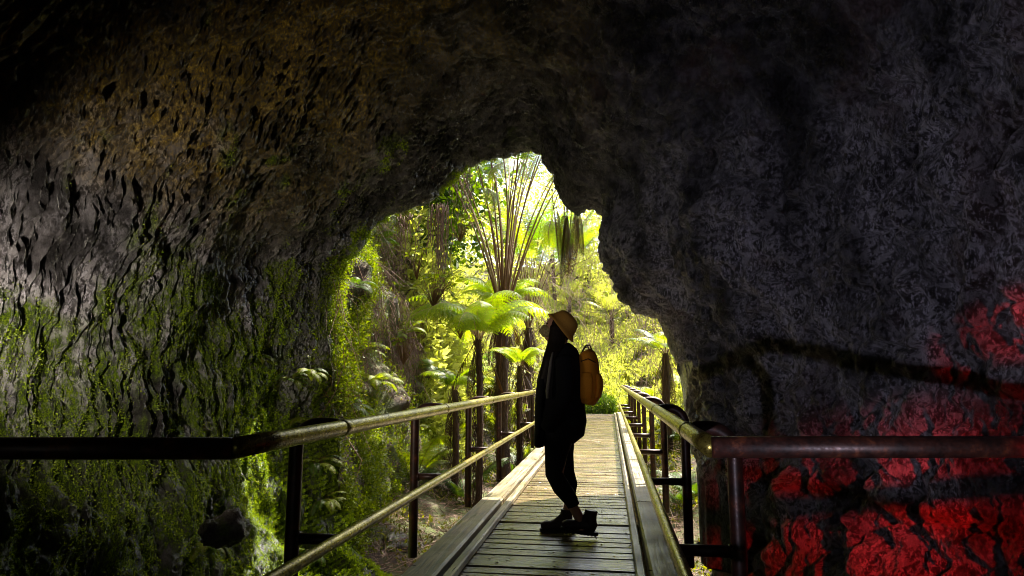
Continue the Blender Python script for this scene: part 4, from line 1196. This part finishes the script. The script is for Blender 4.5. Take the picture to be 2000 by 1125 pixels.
# broad-leaved plants
def leaf_plant(px, py, Y, n, size, label, seed, mat='leaf_yellow', stem_len=.4, spread=.25):
    rnd = random.Random(seed); c = at(px, py, Y)
    t = empty('leafy_plant', c); tag(t, label, 'plant', 'broad leaved plants on the cliff')
    lf = MB(); st = MB()
    root = Vector((-.3 * spread, .1, -stem_len))
    for i in range(n):
        e_ = Vector((rnd.gauss(0, spread), rnd.gauss(0, spread * .6), rnd.gauss(0, spread * .6)))
        st.tube([root, root.lerp(e_, .5) + Vector((rnd.gauss(0, .03), rnd.gauss(0, .03), .05)), e_], [.006, .004, .002], 5)
        a = rnd.uniform(0, 6.28); d_ = Vector((math.cos(a), math.sin(a), rnd.uniform(-.5, .25))).normalized()
        s_ = d_.cross(Vector((rnd.gauss(0, .3), rnd.gauss(0, .3), 1))).normalized(); up_ = s_.cross(d_)
        L = size * rnd.uniform(.7, 1.25)
        prof = [(0, 0), (.2, .24), (.45, .34), (.7, .26), (.9, .1), (1, 0)]
        vs = [e_ + d_ * (L * x) + s_ * (L * w_) + up_ * (L * w_ * .35 - L * x * x * .2) for x, w_ in prof] + [e_ + d_ * (L * x) - up_ * (L * x * x * .2) for x, w_ in prof[1:-1]] + [e_ + d_ * (L * x) - s_ * (L * w_) + up_ * (L * w_ * .35 - L * x * x * .2) for x, w_ in prof[1:-1]]
        fs = [(0, 1, 6), (1, 2, 7, 6), (2, 3, 8, 7), (3, 4, 9, 8), (4, 5, 9), (0, 6, 10), (6, 7, 11, 10), (7, 8, 12, 11), (8, 9, 13, 12), (9, 5, 13)]
        lf.add(vs, fs)
    lf.build('leaves', MAT[mat], t); st.build('stems', MAT['stipe'], t); return t
leaf_plant(850, 545, 8.9, 34, .10, 'yellow leaved plant beside the hanging root column', 1, spread=.16)
leaf_plant(790, 655, 8.6, 16, .12, 'plant with a few round pale leaves low on the cliff', 2, spread=.13)
leaf_plant(815, 490, 8.8, 12, .10, 'few hanging oval leaves under the overhang', 3, spread=.10)
leaf_plant(905, 610, 9.6, 22, .14, 'broad leaved plant behind the low tree fern', 4, spread=.2)
leaf_plant(655, 760, 6.9, 30, .05, 'small leaved plant at the foot of the left cave edge', 5, 'leaf_ground', .2, .14)
leaf_plant(905, 430, 12.0, 30, .13, 'bright leaved plant high on the cliff left of the tall stems', 6, spread=.3)

# hedge of clipped fern at the deck end
hc = at_z(1176, 808, -.1)
hp = empty('hedge', (-1.05, 21.9, G(-1.05, 21.9))); tag(hp, 'low dense green hedge at the far end of the boardwalk', 'hedge')
n = 9000
P1 = np.c_[RNG.uniform(-1.1, 1.25, n), RNG.normal(size=n) * .22, RNG.random(n) * .75]
P1[:, 2] *= 1 - .3 * (np.abs(P1[:, 0]) / 1.2) ** 3
link('foliage', leaves('foliage', P1, np.tile([0, -.3, .3], (n, 1)), .05 + .07 * RNG.random(n), MAT['leaf_mid'], up=.6, asp=.3), hp)
m_ = MB()
for i in range(14): m_.tube([(-1 + i * .16, 0, -.1), (-1 + i * .16 + random.uniform(-.1, .1), random.uniform(-.1, .1), .55)], .008, 5)
m_.build('stems', MAT['stipe'], hp)
# mossy steps climbing beyond the boardwalk's right
for i in range(5):
    c = (1.35 + .14 * i, 23.4 + .75 * i); m_ = MB()
    m_.box((0, 0, 0), (1.5, .75, .22), None, bev=.05)
    o = m_.build('stone_step', MAT['soil'], None, smooth=False); o.location = (c[0], c[1], .12 + .20 * i + G(1.2, 23) * .3 + .15)
    tag(o, ['lowest mossy step', 'second mossy step from the bottom', 'middle mossy step', 'fourth mossy step up', 'highest mossy step'][i] + ' right of the boardwalk end', 'step', 'mossy steps climbing the slope')

# background trees: trunk, limbs, crown of leaves
def bg_tree(x, y, h, r, label, seed, mat='leaf_yellow'):
    rnd = np.random.default_rng(seed); t = empty('tree', (x, y, 1.5)); tag(t, label, 'tree', 'trees on the rim behind the ferns')
    tb = MB(); tb.tube([(0, 0, -1.5), (.1, 0, h * .3), (-.05, .1, h * .6), (.05, 0, h)], [.16, .12, .08, .03], 10)
    tips = []
    for i in range(14):
        a = rnd.random() * 6.28; z0 = h * (.3 + .6 * rnd.random()); L = r * (.5 + .6 * rnd.random())
        e_ = (math.cos(a) * L, math.sin(a) * L, z0 + L * .5); tips.append(e_)
        tb.tube([(0, 0, z0), (e_[0] * .5, e_[1] * .5, z0 + L * .3), e_], [.04, .03, .01], 6)
    tb.build('trunk', MAT['trunk'], t)
    P = []
    for e_ in tips:
        P.append(np.array(e_) + rnd.normal(size=(620, 3)) * r * np.array([.30, .30, .24]))
    P = np.vstack(P); nn = P - np.array([0, 0, h * .6]); nn /= np.linalg.norm(nn, axis=1)[:, None]
    link('crown', leaves('crown', P, nn * .3, .11 + .16 * rnd.random(len(P)), MAT[mat], up=-.1, asp=.5), t)
for i, (x, y, h, r_, m_, lb) in enumerate(((-6.5, 26, 8.5, 2.6, 'leaf_far', 'leafy tree at the left above the cliff'), (-3.2, 38, 13, 3.2, 'leaf_far', 'leafy tree behind the tall upright stems'), (1.6, 40, 13, 3.2, 'leaf_far', 'pale leafy tree behind the hanging dead fern'), (6.5, 36, 11, 3.0, 'leaf_far', 'leafy tree above the slope on the right'), (-5.2, 14, 5.5, 1.8, 'leaf_mid', 'dark leafy tree on the cliff top near the mouth'))):
    bg_tree(x, y, h, r_, lb, 50 + i, m_)

# ------------------------------------------------------------ boulders
def boulder(c, r, label, seed, sq=(1, 1, .75)):
    me = None
    n1_, n2_ = 48, 32
    th = np.linspace(0, np.pi, n2_)[:, None]; ph = np.linspace(0, 2 * np.pi, n1_, endpoint=False)[None]
    x = np.sin(th) * np.cos(ph); y = np.sin(th) * np.sin(ph); z = np.cos(th) + 0 * ph
    rr = r * (1 + .35 * fbm(x * 1.3 + seed, y * 1.3, z * 1.3, 5, .55))
    v = np.stack([x * rr * sq[0], y * rr * sq[1], z * rr * sq[2]], -1).reshape(-1, 3)
    o_ = link('boulder', mesh_np('boulder', v, grid_faces(n2_, n1_, True), [MAT['boulder']])); o_.location = c
    tag(o_, label, 'boulder', 'boulders beside the boardwalk'); return o_
boulder(at(440, 1035, 3.55), .13, 'wet dark boulder jutting from the lower left mossy wall', 3)
for i, (px, py, r_, lb) in enumerate(((760, 900, .45, 'mossy boulder behind the lower left rail'), (700, 1010, .5, 'dark boulder low at the foot of the left wall'), (640, 960, .4, 'boulder tucked against the left wall under the handrail'), (870, 810, .4, 'mossy boulder by the low tree fern trunk'), (1400, 985, .26, 'wet boulder under the right railing by the looped post'), (770, 1080, .3, 'dark boulder against the left kerb beam'))):
    c = at_z(px, py, -.95)
    if c.x > 0: c.x = max(c.x, .85)
    boulder((min(c.x, -1.75) if c.x < 0 else c.x, c.y, -.95), r_, lb, 10 + i)

# ------------------------------------------------------------ lamps inside the tube
def lamp(name_label, loc_, target, color, energy, size=60, blend=.5, rad=.04):
    t = empty('cave_lamp', loc_); tag(t, name_label, 'lamp')
    d_ = (Vector(target) - Vector(loc_)).normalized(); A = d_.to_track_quat('Z', 'Y').to_matrix()
    m_ = MB(); m_.tube([A @ Vector((0, 0, -.16)), A @ Vector((0, 0, -.14)), A @ Vector((0, 0, -.04)), A @ Vector((0, 0, -.02))], [.03, .06, .075, .08], 16)
    m_.tube([(0, 0, -.25), A @ Vector((0, 0, -.1))], .02, 8)
    m_.build('housing', MAT['steel'], t)
    l_ = bpy.data.lights.new('lamp_light', 'SPOT'); l_.energy = energy; l_.color = color; l_.spot_size = R(size); l_.spot_blend = blend; l_.shadow_soft_size = rad
    o_ = bpy.data.objects.new('lamp_light', l_); col.objects.link(o_); o_.parent = t
    o_.rotation_euler = d_.to_track_quat('-Z', 'Y').to_euler(); o_.location = d_ * .02
CR = CV[150:630].reshape(-1, 3); CR = CR[CR[:, 0] > .3]
def right_at(px, py):
    cc = (CR - np.array(CL)) @ np.array(CM)
    sx_ = 1000 + FPX * cc[:, 0] / -cc[:, 2]; sy_ = 562.5 - FPX * cc[:, 1] / -cc[:, 2]
    return Vector(CR[int(np.argmin((sx_ - px) ** 2 + (sy_ - py) ** 2))])
tg = right_at(1830, 1010); tg2 = right_at(1940, 640)
print('red targets', tg, tg2)
lamp('red floodlight on the rock just right of the camera', (1.85, 1.0, 1.35), right_at(1900, 1090), (1.0, .006, .005), 205, 35, 1.0)
lamp('small red spotlight fixed high on the rock to the right', (2.0, 1.5, 1.9), right_at(2000, 630), (1.0, .006, .005), 75, 11, 1.0, .02)
lamp('cool white floodlight beside the boardwalk behind the camera', (-.6, -.75, .32), (2.1, 4.8, 2.75), (.80, .78, 1.0), 84, 58, 1.0)
lamp('warm floodlight fixed to the left wall above the side handrail', (-2.62, 2.26, 1.22), (-2.80, 4.6, 1.75), (1.0, .88, .70), 50, 112, 1.0)
